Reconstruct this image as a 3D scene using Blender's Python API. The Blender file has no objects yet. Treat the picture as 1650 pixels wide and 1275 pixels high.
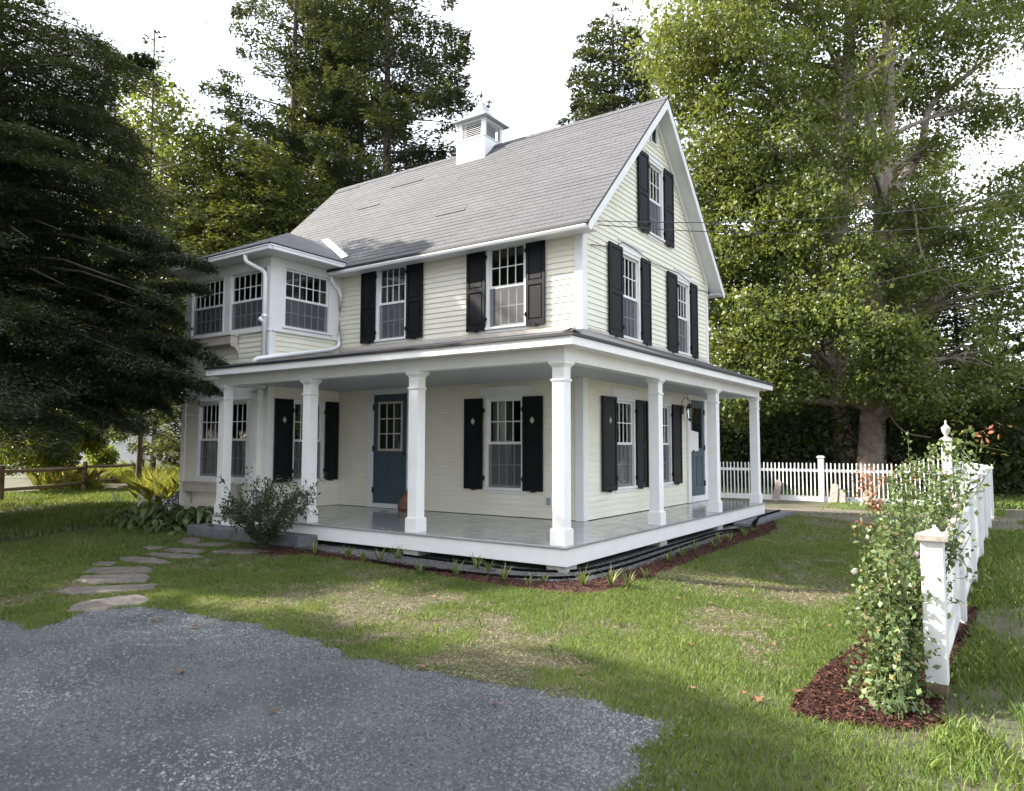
import bpy, math, random
import numpy as np
from mathutils import Matrix, Vector

# ------------------------------------------------------------------ camera, sky, sun, exposure
SC = bpy.context.scene
COL = SC.collection
YAW, PIT, ROL, FPX = 0.60042869, 0.06834415, 0.0018868, 1174.73
CAM = np.array([4.49675725, -7.74299537, 1.69])
_f = np.array([-math.sin(YAW)*math.cos(PIT), math.cos(YAW)*math.cos(PIT), math.sin(PIT)])
_r0 = np.array([math.cos(YAW), math.sin(YAW), 0.0]); _u0 = np.cross(_r0, _f)
_c, _s = math.cos(ROL), math.sin(ROL)
_r = _c*_r0 + _s*_u0; _u = -_s*_r0 + _c*_u0
cd = bpy.data.cameras.new('camera'); cam = bpy.data.objects.new('camera', cd); COL.objects.link(cam)
cd.sensor_fit = 'HORIZONTAL'; cd.sensor_width = 36.0; cd.lens = FPX/1650*36
cd.clip_start = 0.05; cd.clip_end = 2000
cam.matrix_world = Matrix(((_r[0], _u[0], -_f[0], CAM[0]), (_r[1], _u[1], -_f[1], CAM[1]), (_r[2], _u[2], -_f[2], CAM[2]), (0, 0, 0, 1)))
SC.camera = cam

LDIR = np.array([1.3, 0.6, -1.0]); LDIR /= np.linalg.norm(LDIR)      # direction the sunlight travels
SUN_EL = math.asin(-LDIR[2]); SUN_AZ = math.atan2(-LDIR[0], -LDIR[1])
wd = bpy.data.worlds.new('World'); SC.world = wd; wd.use_nodes = True
nt = wd.node_tree; nt.nodes.clear()
sky = nt.nodes.new('ShaderNodeTexSky'); sky.sky_type = 'NISHITA'; sky.sun_disc = False
sky.sun_elevation = SUN_EL; sky.sun_rotation = SUN_AZ; sky.air_density = 1.1; sky.dust_density = 4.0; sky.ozone_density = 1.0
bg = nt.nodes.new('ShaderNodeBackground'); bg.inputs[1].default_value = 0.15
wo = nt.nodes.new('ShaderNodeOutputWorld')
# white cloud noise added over the blue, whitening the sky and lifting ambient light
tcw = nt.nodes.new('ShaderNodeTexCoord'); nz = nt.nodes.new('ShaderNodeTexNoise'); nz.inputs['Scale'].default_value = 2.2; nz.inputs['Detail'].default_value = 6
mpw = nt.nodes.new('ShaderNodeMapping'); mpw.inputs['Scale'].default_value = (1, 1, 2.2); nt.links.new(tcw.outputs['Generated'], mpw.inputs[0]); nt.links.new(mpw.outputs[0], nz.inputs['Vector'])
crw = nt.nodes.new('ShaderNodeValToRGB'); crw.color_ramp.elements[0].position = 0.30; crw.color_ramp.elements[0].color = (0.30, 0.30, 0.30, 1); crw.color_ramp.elements[1].position = 0.52; crw.color_ramp.elements[1].color = (0.92, 0.92, 0.92, 1)
nt.links.new(nz.outputs['Fac'], crw.inputs[0]); mxw = nt.nodes.new('ShaderNodeMix'); mxw.data_type = 'RGBA'; nt.links.new(crw.outputs[0], mxw.inputs[0]); nt.links.new(sky.outputs[0], mxw.inputs[6]); mxw.inputs[7].default_value = (2.88, 2.93, 3.06, 1)
nt.links.new(mxw.outputs[2], bg.inputs[0]); nt.links.new(bg.outputs[0], wo.inputs[0])
sl = bpy.data.lights.new('sun', 'SUN'); sl.energy = 3.0; sl.angle = math.radians(0.6); sl.color = (1.0, 0.93, 0.82)
so = bpy.data.objects.new('sun', sl); COL.objects.link(so)
so.rotation_euler = Vector(LDIR).to_track_quat('-Z', 'Y').to_euler(); so.location = (-20, -12, 25)
SC.view_settings.view_transform = 'Standard'; SC.view_settings.look = 'None'
SC.view_settings.exposure = 2.5; SC.view_settings.gamma = 1.0
SC.cycles.max_bounces = 7; SC.cycles.transparent_max_bounces = 12
SC.cycles.diffuse_bounces = 3; SC.cycles.glossy_bounces = 3; SC.cycles.transmission_bounces = 4
SC.cycles.sample_clamp_indirect = 6.0

rng = np.random.default_rng(7)
random.seed(7)

def ray(x, y):
    return _r*((x-825)/FPX) - _u*((y-637.5)/FPX) + _f
def P(x, y, d):
    "point at depth d (metres along the view axis)"
    return CAM + ray(x, y)*d
def zbed(x, y):
    "the ground rises gently towards the porch"
    t = np.clip(1-np.maximum(np.asarray(x, float), -np.asarray(y, float)).clip(0, None)/2.4, 0, 1)
    return 0.13*t*t*(3-2*t)*np.clip(1-(np.asarray(y, float)-8.8)/3, 0, 1)
def G(x, y, z=0.0):
    "point on the rising ground, z above it"
    d = ray(x, y); zz = z
    for _ in range(25):
        t = (zz-CAM[2])/d[2]; p = CAM + d*t; zz = 0.5*zz+0.5*(z+float(zbed(p[0], p[1])))
    return p

# ------------------------------------------------------------------ materials
def nm(name):
    m = bpy.data.materials.new(name); m.use_nodes = True
    t = m.node_tree; b = t.nodes['Principled BSDF']
    return m, t, b
def N(t, kind, **kw):
    n = t.nodes.new(kind)
    for k, v in kw.items():
        if k in ('blend_type', 'data_type', 'operation', 'noise_dimensions', 'feature', 'attribute_name', 'offset', 'offset_frequency', 'squash', 'wave_type', 'bands_direction', 'invert'):
            setattr(n, k, v)
        else:
            n.inputs[k].default_value = v
    return n
def L(t, a, b): t.links.new(a, b)
def ramp(t, fac, stops):
    r = t.nodes.new('ShaderNodeValToRGB'); L(t, fac, r.inputs[0])
    e = r.color_ramp.elements
    while len(e) < len(stops): e.new(0.5)
    for i, (p, c) in enumerate(stops):
        e[i].position = p; e[i].color = (*c, 1) if len(c) == 3 else c
    return r.outputs[0]
def mixc(t, fac, a, b, mode='MIX'):
    m = t.nodes.new('ShaderNodeMix'); m.data_type = 'RGBA'; m.blend_type = mode
    if isinstance(fac, (int, float)): m.inputs[0].default_value = fac
    else: L(t, fac, m.inputs[0])
    for i, v in ((6, a), (7, b)):
        if isinstance(v, tuple): m.inputs[i].default_value = (*v, 1)
        else: L(t, v, m.inputs[i])
    return m.outputs[2]
def coord(t, scale=(1, 1, 1), which='Object'):
    c = t.nodes.new('ShaderNodeTexCoord'); mp = t.nodes.new('ShaderNodeMapping')
    mp.inputs['Scale'].default_value = scale; L(t, c.outputs[which], mp.inputs[0]); return mp.outputs[0]
def noise(t, vec, scale, detail=4, rough=0.55):
    n = N(t, 'ShaderNodeTexNoise', Scale=scale, Detail=detail, Roughness=rough); L(t, vec, n.inputs['Vector']); return n.outputs['Fac']
def bump(t, b, h, strength=0.3, dist=0.01):
    n = N(t, 'ShaderNodeBump', Strength=strength, Distance=dist); L(t, h, n.inputs['Height']); L(t, n.outputs[0], b.inputs['Normal'])

def paint(name, col, rough=0.45, var=0.10, scale=6, stretch=(1, 1, 1), dirt=0.25, grain=0.15):
    m, t, b = nm(name); v = coord(t, stretch)
    n1 = noise(t, v, scale, 5); n2 = noise(t, coord(t, (1, 1, 0.35)), 1.3, 4)
    dk = tuple(c*(1-var*2) for c in col)
    c1 = mixc(t, ramp(t, n1, [(0.35, (0, 0, 0)), (0.7, (1, 1, 1))]), dk, col)
    c2 = mixc(t, ramp(t, n2, [(0.52, (0, 0, 0)), (0.75, (dirt, dirt, dirt))]), c1, tuple(c*f for c, f in zip(col, (0.72, 0.70, 0.64))))
    L(t, c2, b.inputs['Base Color']); b.inputs['Roughness'].default_value = rough
    bump(t, b, noise(t, coord(t), 45, 3), grain, 0.003)
    return m
M = {}
M['siding'] = paint('cream_clapboard_paint', (0.81, 0.79, 0.675), 0.55, 0.05, 3, (0.6, 0.6, 9), 0.25)
M['trim'] = paint('white_trim_paint', (0.78, 0.79, 0.80), 0.45, 0.03, 4, (1, 1, 1), 0.18)
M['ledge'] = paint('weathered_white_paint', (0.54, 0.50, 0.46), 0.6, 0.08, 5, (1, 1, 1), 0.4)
M['fence'] = paint('white_fence_paint', (0.74, 0.75, 0.76), 0.6, 0.07, 9, (3, 3, 0.5), 0.55)
M['fencegrey'] = paint('shaded_fence_paint', (0.66, 0.65, 0.62), 0.65, 0.10, 9, (3, 3, 0.5), 0.6)
M['shutter'] = paint('black_shutter_paint', (0.006, 0.007, 0.010), 0.5, 0.15, 5, (1, 1, 1), 0.0); M['shutter'].node_tree.nodes['Principled BSDF'].inputs['Specular IOR Level'].default_value = 0.22
M['door'] = paint('slate_blue_door_paint', (0.062, 0.095, 0.120), 0.55, 0.06, 3, (1, 1, 1), 0.1); M['door'].node_tree.nodes['Principled BSDF'].inputs['Specular IOR Level'].default_value = 0.3
M['ceiling'] = paint('grey_ceiling_paint', (0.50, 0.53, 0.56), 0.5, 0.03, 3, (1, 12, 1), 0.1)
M['metalwhite'] = paint('white_aluminium', (0.80, 0.82, 0.84), 0.3, 0.02, 3, (1, 1, 1), 0.15)
M['black'] = paint('black_iron', (0.012, 0.011, 0.010), 0.4, 0.1, 8, (1, 1, 1), 0.0)
M['brass'] = paint('aged_bronze', (0.10, 0.065, 0.04), 0.35, 0.1, 8); M['brass'].node_tree.nodes['Principled BSDF'].inputs['Metallic'].default_value = 0.8
M['dripedge'] = paint('dark_drip_edge', (0.022, 0.020, 0.022), 0.5, 0.2, 8)
M['hose'] = paint('black_rubber', (0.004, 0.004, 0.0045), 0.8, 0.1, 8); M['hose'].node_tree.nodes['Principled BSDF'].inputs['Specular IOR Level'].default_value = 0.04
M['concrete'] = paint('concrete_pier', (0.42, 0.41, 0.39), 0.85, 0.12, 12, (1, 1, 1), 0.5, 0.5)
M['paper'] = paint('white_paper', (0.80, 0.80, 0.80), 0.7, 0.02, 3)
M['interior'] = paint('unlit_inside_tone', (0.10, 0.095, 0.09), 0.8, 0.05, 3)  # dark tone stands in for unlit rooms and the hollow behind louvres
M['curtain'] = paint('white_curtain', (0.62, 0.62, 0.60), 0.8, 0.08, 4, (14, 14, 0.5))
M['cap'] = paint('peeling_cap_paint', (0.42, 0.38, 0.34), 0.75, 0.25, 14, (1, 1, 1), 0.6, 0.4)
M['shade_grey'] = paint('shade_greyed_metal', (0.36, 0.37, 0.40), 0.4, 0.05, 4)  # cupola roof greyed all over, its shaded side put into the colour
M['vinyl'] = paint('white_vinyl', (0.72, 0.74, 0.80), 0.4, 0.04, 3)
M['bag'] = paint('patterned_cloth', (0.34, 0.17, 0.12), 0.8, 0.3, 14)
M['leafdecor'] = paint('pale_leaf_cutout', (0.50, 0.50, 0.46), 0.6, 0.05, 4)
M['screenwire'] = paint('cable_sheath', (0.03, 0.03, 0.035), 0.5, 0.1, 4)

# glass: clear pane with its reflection
m, t, b = nm('window_glass'); t.nodes.remove(b)
fr = N(t, 'ShaderNodeFresnel', IOR=2.1); tr = t.nodes.new('ShaderNodeBsdfTransparent'); tr.inputs[0].default_value = (0.80, 0.84, 0.84, 1)
gl = t.nodes.new('ShaderNodeBsdfGlossy'); gl.inputs['Roughness'].default_value = 0.01
bm_ = N(t, 'ShaderNodeBump', Strength=0.06, Distance=0.02); L(t, noise(t, coord(t), 2.2, 2), bm_.inputs['Height']); L(t, bm_.outputs[0], gl.inputs['Normal'])
mx = t.nodes.new('ShaderNodeMixShader'); L(t, fr.outputs[0], mx.inputs[0]); L(t, tr.outputs[0], mx.inputs[1]); L(t, gl.outputs[0], mx.inputs[2])
L(t, mx.outputs[0], t.nodes['Material Output'].inputs[0]); M['glass'] = m
# insect screen
m, t, b = nm('insect_screen'); b.inputs['Base Color'].default_value = (0.10, 0.105, 0.115, 1); b.inputs['Roughness'].default_value = 0.7
tr = t.nodes.new('ShaderNodeBsdfTransparent'); mx = t.nodes.new('ShaderNodeMixShader'); mx.inputs[0].default_value = 0.62
L(t, tr.outputs[0], mx.inputs[1]); L(t, b.outputs[0], mx.inputs[2]); L(t, mx.outputs[0], t.nodes['Material Output'].inputs[0]); M['screen'] = m

def shingles(name, ca, cb, dark):
    m, t, b = nm(name)
    uv = t.nodes.new('ShaderNodeUVMap'); uv.uv_map = 'UVMap'
    br = t.nodes.new('ShaderNodeTexBrick'); br.offset = 0.5; br.inputs['Scale'].default_value = 1
    br.inputs['Brick Width'].default_value = 0.31; br.inputs['Row Height'].default_value = 0.145
    br.inputs['Mortar Size'].default_value = 0.009; br.inputs['Mortar Smooth'].default_value = 0.3
    br.inputs['Color1'].default_value = (*ca, 1); br.inputs['Color2'].default_value = (*cb, 1); br.inputs['Mortar'].default_value = (*dark, 1)
    wv = noise(t, uv.outputs[0], 0.8, 4)
    mp = t.nodes.new('ShaderNodeVectorMath'); mp.operation = 'ADD'
    cv = t.nodes.new('ShaderNodeCombineXYZ'); mlt = N(t, 'ShaderNodeMath', operation='MULTIPLY'); L(t, wv, mlt.inputs[0]); mlt.inputs[1].default_value = 0.05
    L(t, mlt.outputs[0], cv.inputs[1]); L(t, uv.outputs[0], mp.inputs[0]); L(t, cv.outputs[0], mp.inputs[1]); L(t, mp.outputs[0], br.inputs['Vector'])
    mp2 = t.nodes.new('ShaderNodeMapping'); mp2.inputs['Scale'].default_value = (0.35, 7, 1); L(t, uv.outputs[0], mp2.inputs[0])
    streak = noise(t, mp2.outputs[0], 1.0, 5, 0.6)
    gran = noise(t, uv.outputs[0], 90, 3, 0.8)
    blot = noise(t, uv.outputs[0], 0.55, 5, 0.6)
    c = mixc(t, ramp(t, streak, [(0.35, (0, 0, 0)), (0.62, (1, 1, 1))]), mixc(t, 0.35, br.outputs[0], dark), br.outputs[0])
    c = mixc(t, 0.35, c, ramp(t, gran, [(0.3, tuple(x*0.6 for x in ca)), (0.7, tuple(min(1, x*1.5) for x in cb))]))
    c = mixc(t, ramp(t, blot, [(0.40, (0, 0, 0)), (0.70, (0.45, 0.45, 0.45))]), c, tuple(x*0.7 for x in ca))
    L(t, c, b.inputs['Base Color']); b.inputs['Roughness'].default_value = 0.85
    ad = t.nodes.new('ShaderNodeMath'); ad.operation = 'MULTIPLY_ADD'; L(t, gran, ad.inputs[0]); ad.inputs[1].default_value = 0.15; L(t, br.outputs['Fac'], ad.inputs[2])
    iv = N(t, 'ShaderNodeMath', operation='SUBTRACT'); iv.inputs[0].default_value = 1; L(t, ad.outputs[0], iv.inputs[1])
    bump(t, b, iv.outputs[0], 0.7, 0.012)
    return m
M['roof'] = shingles('grey_asphalt_shingles', (0.064, 0.065, 0.073), (0.084, 0.085, 0.094), (0.028, 0.028, 0.032))
M['roofdark'] = shingles('charcoal_asphalt_shingles', (0.075, 0.080, 0.092), (0.11, 0.115, 0.13), (0.03, 0.03, 0.035))

# porch boards
m, t, b = nm('grey_porch_paint'); v = coord(t)
w = N(t, 'ShaderNodeTexWave', Scale=1.0); w.wave_type = 'BANDS'; w.bands_direction = 'Y'
mp = t.nodes.new('ShaderNodeMapping'); mp.inputs['Scale'].default_value = (1, 3.35, 1); L(t, v, mp.inputs[0]); L(t, mp.outputs[0], w.inputs[0])
gap = ramp(t, w.outputs['Fac'], [(0.0, (0.25, 0.25, 0.25)), (0.035, (1, 1, 1))])
c = mixc(t, noise(t, coord(t, (0.8, 8, 1)), 2, 4), (0.24, 0.255, 0.26), (0.31, 0.325, 0.335)); c = mixc(t, 1.0, c, gap, 'MULTIPLY')
L(t, c, b.inputs['Base Color'])
rr = ramp(t, noise(t, v, 5, 4), [(0.3, (0.10, 0.10, 0.10)), (0.7, (0.30, 0.30, 0.30))]); L(t, rr, b.inputs['Roughness'])
bump(t, b, gap, 0.25, 0.004); b.inputs['Coat Weight'].default_value = 0.4; b.inputs['Coat Roughness'].default_value = 0.08
M['porchfloor'] = m

def rock(name, ca, cb, sc=8, rough=0.85, spark=0.0):
    m, t, b = nm(name); v = coord(t)
    c = mixc(t, ramp(t, noise(t, v, sc, 6, 0.65), [(0.35, (0, 0, 0)), (0.68, (1, 1, 1))]), ca, cb)
    c = mixc(t, ramp(t, noise(t, v, sc*14, 2), [(0.45, (0, 0, 0)), (0.62, (0.5, 0.5, 0.5))]), c, tuple(x*0.45 for x in ca))
    L(t, c, b.inputs['Base Color']); b.inputs['Roughness'].default_value = rough
    bump(t, b, noise(t, v, sc*3, 6, 0.7), 0.7, 0.02); return m
M['granite'] = rock('grey_granite', (0.10, 0.108, 0.122), (0.17, 0.178, 0.195), 6)
M['flagstone'] = rock('weathered_fieldstone', (0.085, 0.075, 0.068), (0.20, 0.170, 0.150), 9)
M['slabstone'] = rock('old_sandstone_slab', (0.24, 0.20, 0.18), (0.40, 0.34, 0.30), 5)
M['bark'] = rock('grey_bark', (0.17, 0.14, 0.115), (0.36, 0.31, 0.26), 5)
M['barkdark'] = rock('dark_bark', (0.045, 0.035, 0.028), (0.11, 0.085, 0.065), 6)
M['oldrail'] = rock('weathered_rail_wood', (0.13, 0.09, 0.06), (0.24, 0.17, 0.11), 6)

def attrmat(name, stops, rough=0.6, transl=0.0, spec=0.3, extra=None):
    m, t, b = nm(name)
    a = t.nodes.new('ShaderNodeAttribute'); a.attribute_name = 'rnd'
    c = ramp(t, a.outputs['Fac'], stops)
    L(t, c, b.inputs['Base Color']); b.inputs['Roughness'].default_value = rough
    b.inputs['Specular IOR Level'].default_value = spec
    if transl > 0:
        tl = t.nodes.new('ShaderNodeBsdfTranslucent'); mx = t.nodes.new('ShaderNodeMixShader'); mx.inputs[0].default_value = transl
        tc = mixc(t, 0.6, c, (0.30, 0.34, 0.04)); L(t, tc, tl.inputs[0])
        L(t, b.outputs[0], mx.inputs[1]); L(t, tl.outputs[0], mx.inputs[2]); L(t, mx.outputs[0], t.nodes['Material Output'].inputs[0])
    return m
M['maple'] = attrmat('maple_foliage', [(0.0, (0.045, 0.070, 0.018)), (0.35, (0.085, 0.115, 0.028)), (0.7, (0.13, 0.158, 0.040)), (0.93, (0.20, 0.205, 0.055)), (0.985, (0.30, 0.13, 0.035)), (1.0, (0.30, 0.10, 0.03))], 0.45, 0.32, 0.4)
M['hemlock'] = attrmat('hemlock_foliage', [(0.0, (0.011, 0.019, 0.013)), (0.55, (0.026, 0.040, 0.023)), (0.95, (0.060, 0.078, 0.034)), (1.0, (0.10, 0.055, 0.025))], 0.55, 0.10, 0.25)
M['pine'] = attrmat('pine_foliage', [(0.0, (0.020, 0.031, 0.022)), (0.6, (0.044, 0.060, 0.036)), (1.0, (0.085, 0.100, 0.052))], 0.5, 0.12, 0.35)
M['cedar'] = attrmat('cedar_foliage', [(0.0, (0.035, 0.050, 0.020)), (0.6, (0.075, 0.092, 0.032)), (1.0, (0.15, 0.15, 0.045))], 0.5, 0.2, 0.3)
M['bright'] = attrmat('sunny_foliage', [(0.0, (0.07, 0.11, 0.015)), (0.6, (0.14, 0.18, 0.025)), (1.0, (0.26, 0.27, 0.04))], 0.45, 0.42, 0.35)
M['dim'] = attrmat('understory_foliage', [(0.0, (0.020, 0.032, 0.014)), (0.6, (0.055, 0.072, 0.026)), (0.93, (0.12, 0.13, 0.04)), (1.0, (0.20, 0.09, 0.04))], 0.6, 0.25, 0.25)
M['grassblade'] = attrmat('lawn_grass', [(0.0, (0.070, 0.125, 0.028)), (0.5, (0.120, 0.185, 0.042)), (0.85, (0.20, 0.255, 0.070)), (1.0, (0.36, 0.31, 0.16))], 0.5, 0.25, 0.3)
M['weed'] = attrmat('weed_foliage', [(0.0, (0.10, 0.14, 0.02)), (0.6, (0.22, 0.23, 0.04)), (1.0, (0.42, 0.33, 0.08))], 0.5, 0.35, 0.3)
M['rose'] = attrmat('rose_foliage', [(0.0, (0.045, 0.080, 0.028)), (0.6, (0.095, 0.140, 0.052)), (0.93, (0.165, 0.205, 0.085)), (1.0, (0.28, 0.17, 0.08))], 0.45, 0.18, 0.35)
M['roseshoot'] = attrmat('red_shoot_foliage', [(0.0, (0.22, 0.05, 0.035)), (1.0, (0.36, 0.14, 0.08))], 0.4, 0.3, 0.4)
M['petal'] = attrmat('pale_rose_petals', [(0.0, (0.72, 0.60, 0.60)), (1.0, (0.80, 0.76, 0.74))], 0.6, 0.3, 0.3)
M['shrub'] = attrmat('dark_shrub_foliage', [(0.0, (0.014, 0.030, 0.017)), (0.6, (0.030, 0.052, 0.027)), (1.0, (0.070, 0.095, 0.045))], 0.4, 0.12, 0.35)
M['hosta'] = attrmat('hosta_foliage', [(0.0, (0.045, 0.075, 0.030)), (0.6, (0.095, 0.14, 0.055)), (1.0, (0.20, 0.24, 0.10))], 0.35, 0.2, 0.5)
M['lily'] = attrmat('lily_foliage', [(0.0, (0.06, 0.095, 0.035)), (0.7, (0.13, 0.17, 0.06)), (1.0, (0.30, 0.27, 0.12))], 0.45, 0.25, 0.3)
M['lavender'] = attrmat('pale_lilac_petals', [(0.0, (0.45, 0.40, 0.52)), (1.0, (0.62, 0.58, 0.66))], 0.6, 0.3, 0.3)
M['fallen'] = attrmat('dry_leaf', [(0.0, (0.14, 0.055, 0.03)), (1.0, (0.26, 0.16, 0.10))], 0.6, 0.2, 0.3)
M['thatch'] = attrmat('dead_grass', [(0.0, (0.07, 0.05, 0.03)), (0.6, (0.20, 0.155, 0.10)), (1.0, (0.38, 0.31, 0.20))], 0.8, 0, 0.2)
M['chips'] = attrmat('bark_mulch_chips', [(0.0, (0.012, 0.006, 0.005)), (0.6, (0.050, 0.020, 0.014)), (1.0, (0.125, 0.052, 0.034))], 0.8, 0, 0.2)
M['stones'] = attrmat('crushed_bluestone', [(0.0, (0.035, 0.041, 0.044)), (0.45, (0.082, 0.090, 0.094)), (0.85, (0.165, 0.176, 0.182)), (0.97, (0.30, 0.31, 0.317)), (1.0, (0.50, 0.52, 0.53))], 0.75, 0, 0.35)
M['bedstones'] = attrmat('pale_bed_gravel', [(0.0, (0.03, 0.03, 0.033)), (0.5, (0.095, 0.097, 0.10)), (0.9, (0.20, 0.20, 0.20)), (1.0, (0.40, 0.40, 0.39))], 0.75, 0, 0.35)

def groundmat(name, a, b_, c_, s1, s2, rough=0.95, bs=60, bd=0.02):
    m, t, b = nm(name); v = coord(t)
    c = mixc(t, ramp(t, noise(t, v, s1, 5), [(0.4, (0, 0, 0)), (0.62, (1, 1, 1))]), a, b_)
    c = mixc(t, ramp(t, noise(t, v, s2, 4, 0.7), [(0.45, (0, 0, 0)), (0.7, (0.8, 0.8, 0.8))]), c, c_)
    L(t, c, b.inputs['Base Color']); b.inputs['Roughness'].default_value = rough
    bump(t, b, noise(t, v, bs, 4, 0.7), 0.6, bd); return m
M['lawn'] = groundmat('lawn_soil', (0.055, 0.062, 0.028), (0.098, 0.078, 0.056), (0.045, 0.050, 0.026), 2.3, 22)
M['gravel'] = groundmat('gravel_fines', (0.048, 0.054, 0.057), (0.095, 0.102, 0.105), (0.032, 0.037, 0.040), 1.2, 75, 0.95, 120, 0.015)
M['mulchbed'] = groundmat('mulch_bed', (0.030, 0.013, 0.010), (0.065, 0.025, 0.018), (0.10, 0.04, 0.025), 3, 50)
M['gravelbed'] = groundmat('bed_gravel_fines', (0.05, 0.05, 0.052), (0.08, 0.08, 0.082), (0.03, 0.03, 0.032), 3, 60)
M['dirt'] = groundmat('bare_dirt', (0.10, 0.082, 0.070), (0.15, 0.125, 0.105), (0.075, 0.080, 0.04), 1.5, 30)

# ------------------------------------------------------------------ mesh helpers
def link(name, me, mat=None, parent=None):
    o = bpy.data.objects.new(name, me); COL.objects.link(o)
    if mat is not None: me.materials.append(mat)
    if parent is not None:
        o.parent = parent; o.matrix_parent_inverse = wm(parent).inverted()
    return o
def wm(o):
    "world matrix worked out from the chain (nothing here is rotated before its children are parented)"
    mm = Matrix.Translation(o.location) @ o.rotation_euler.to_matrix().to_4x4()
    if o.parent is not None: mm = wm(o.parent) @ o.matrix_parent_inverse @ mm
    return mm
def tag(o, label=None, cat=None, group=None, kind=None):
    if label: o['label'] = label
    if cat: o['category'] = cat
    if group: o['group'] = group
    if kind: o['kind'] = kind
    return o
def empty(name, loc, label=None, cat=None, group=None):
    o = bpy.data.objects.new(name, None); COL.objects.link(o); o.location = loc; o.empty_display_size = 0.3
    return tag(o, label, cat, group)
def copy_tree(o, parent=None):
    c = o.copy(); COL.objects.link(c); c.parent = parent; c.matrix_parent_inverse = o.matrix_parent_inverse.copy()
    for ch in list(o.children): copy_tree(ch, c)
    return c

class MB:
    def __init__(s): s.v = []; s.f = []; s.uv = {}
    def add(s, vs, fs):
        n = len(s.v); s.v += [tuple(map(float, p)) for p in vs]; s.f += [tuple(n+i for i in f) for f in fs]
    def box(s, x0, x1, y0, y1, z0, z1):
        s.add([(x0, y0, z0), (x1, y0, z0), (x1, y1, z0), (x0, y1, z0), (x0, y0, z1), (x1, y0, z1), (x1, y1, z1), (x0, y1, z1)],
              [(0, 3, 2, 1), (4, 5, 6, 7), (0, 1, 5, 4), (1, 2, 6, 5), (2, 3, 7, 6), (3, 0, 4, 7)])
    def quad(s, a, b, c, d): s.add([a, b, c, d], [(0, 1, 2, 3)])
    def poly(s, pts): s.add(pts, [tuple(range(len(pts)))])
    def prism(s, pts, off):
        "closed polygon pts extruded by vector off"
        n = len(pts); q = [tuple(np.array(p, float)+np.array(off, float)) for p in pts]
        s.add(list(pts)+q, [tuple(range(n))[::-1], tuple(range(n, 2*n))]+[(i, (i+1) % n, n+(i+1) % n, n+i) for i in range(n)])
    def tube(s, pts, rad, k=8, cap=True):
        pts = [np.array(p, float) for p in pts]; n = len(pts)
        if isinstance(rad, (int, float)): rad = [rad]*n
        ref = np.array([0, 0, 1.0]) if abs((pts[-1]-pts[0])[2]) < 0.8*np.linalg.norm(pts[-1]-pts[0]) else np.array([1.0, 0, 0])
        vs = []
        for i, p in enumerate(pts):
            d = pts[min(i+1, n-1)]-pts[max(i-1, 0)]; d /= (np.linalg.norm(d)+1e-9)
            a = np.cross(d, ref); a /= (np.linalg.norm(a)+1e-9); b = np.cross(a, d)
            for j in range(k):
                th = 2*math.pi*j/k; vs.append(p+rad[i]*(math.cos(th)*a+math.sin(th)*b))
        fs = [(i*k+j, i*k+(j+1) % k, (i+1)*k+(j+1) % k, (i+1)*k+j) for i in range(n-1) for j in range(k)]
        if cap: fs += [tuple(range(k))[::-1], tuple((n-1)*k+j for j in range(k))]
        s.add(vs, fs)
    def lathe(s, c, prof, k=16):
        vs = []; c = np.array(c, float)
        for (r, z) in prof:
            for j in range(k):
                th = 2*math.pi*j/k; vs.append((c[0]+r*math.cos(th), c[1]+r*math.sin(th), c[2]+z))
        n = len(prof)
        s.add(vs, [(i*k+j, i*k+(j+1) % k, (i+1)*k+(j+1) % k, (i+1)*k+j) for i in range(n-1) for j in range(k)]+[tuple(range(k))[::-1], tuple((n-1)*k+j for j in range(k))])
    def build(s, name, mat, parent=None, bevel=0, uvs=None, smooth=False, seg=1):
        me = bpy.data.meshes.new(name); me.from_pydata(s.v, [], s.f); me.update()
        if uvs is not None:
            ul = me.uv_layers.new(name='UVMap')
            for lp in me.loops:
                ul.data[lp.index].uv = uvs(me.vertices[lp.vertex_index].co)
        o = link(name, me, mat, parent)
        if smooth:
            for p in me.polygons: p.use_smooth = True
        if bevel:
            bv = o.modifiers.new('bevel', 'BEVEL'); bv.width = bevel; bv.segments = seg; bv.limit_method = 'ANGLE'
        return o

def npobj(name, V, F, mat, parent=None, rnd=None):
    "mesh from numpy arrays; F has one fixed number of corners per face"
    V = np.asarray(V, np.float32); F = np.asarray(F, np.int32); k = F.shape[1]
    me = bpy.data.meshes.new(name)
    me.vertices.add(len(V)); me.vertices.foreach_set('co', V.ravel())
    me.loops.add(F.size); me.loops.foreach_set('vertex_index', F.ravel())
    me.polygons.add(len(F)); me.polygons.foreach_set('loop_start', np.arange(0, F.size, k, dtype=np.int32))
    try: me.polygons.foreach_set('loop_total', np.full(len(F), k, np.int32))
    except Exception: pass
    me.update(calc_edges=True)
    if rnd is not None:
        a = me.attributes.new('rnd', 'FLOAT', 'FACE'); a.data.foreach_set('value', np.asarray(rnd, np.float32))
    return link(name, me, mat, parent)

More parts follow.
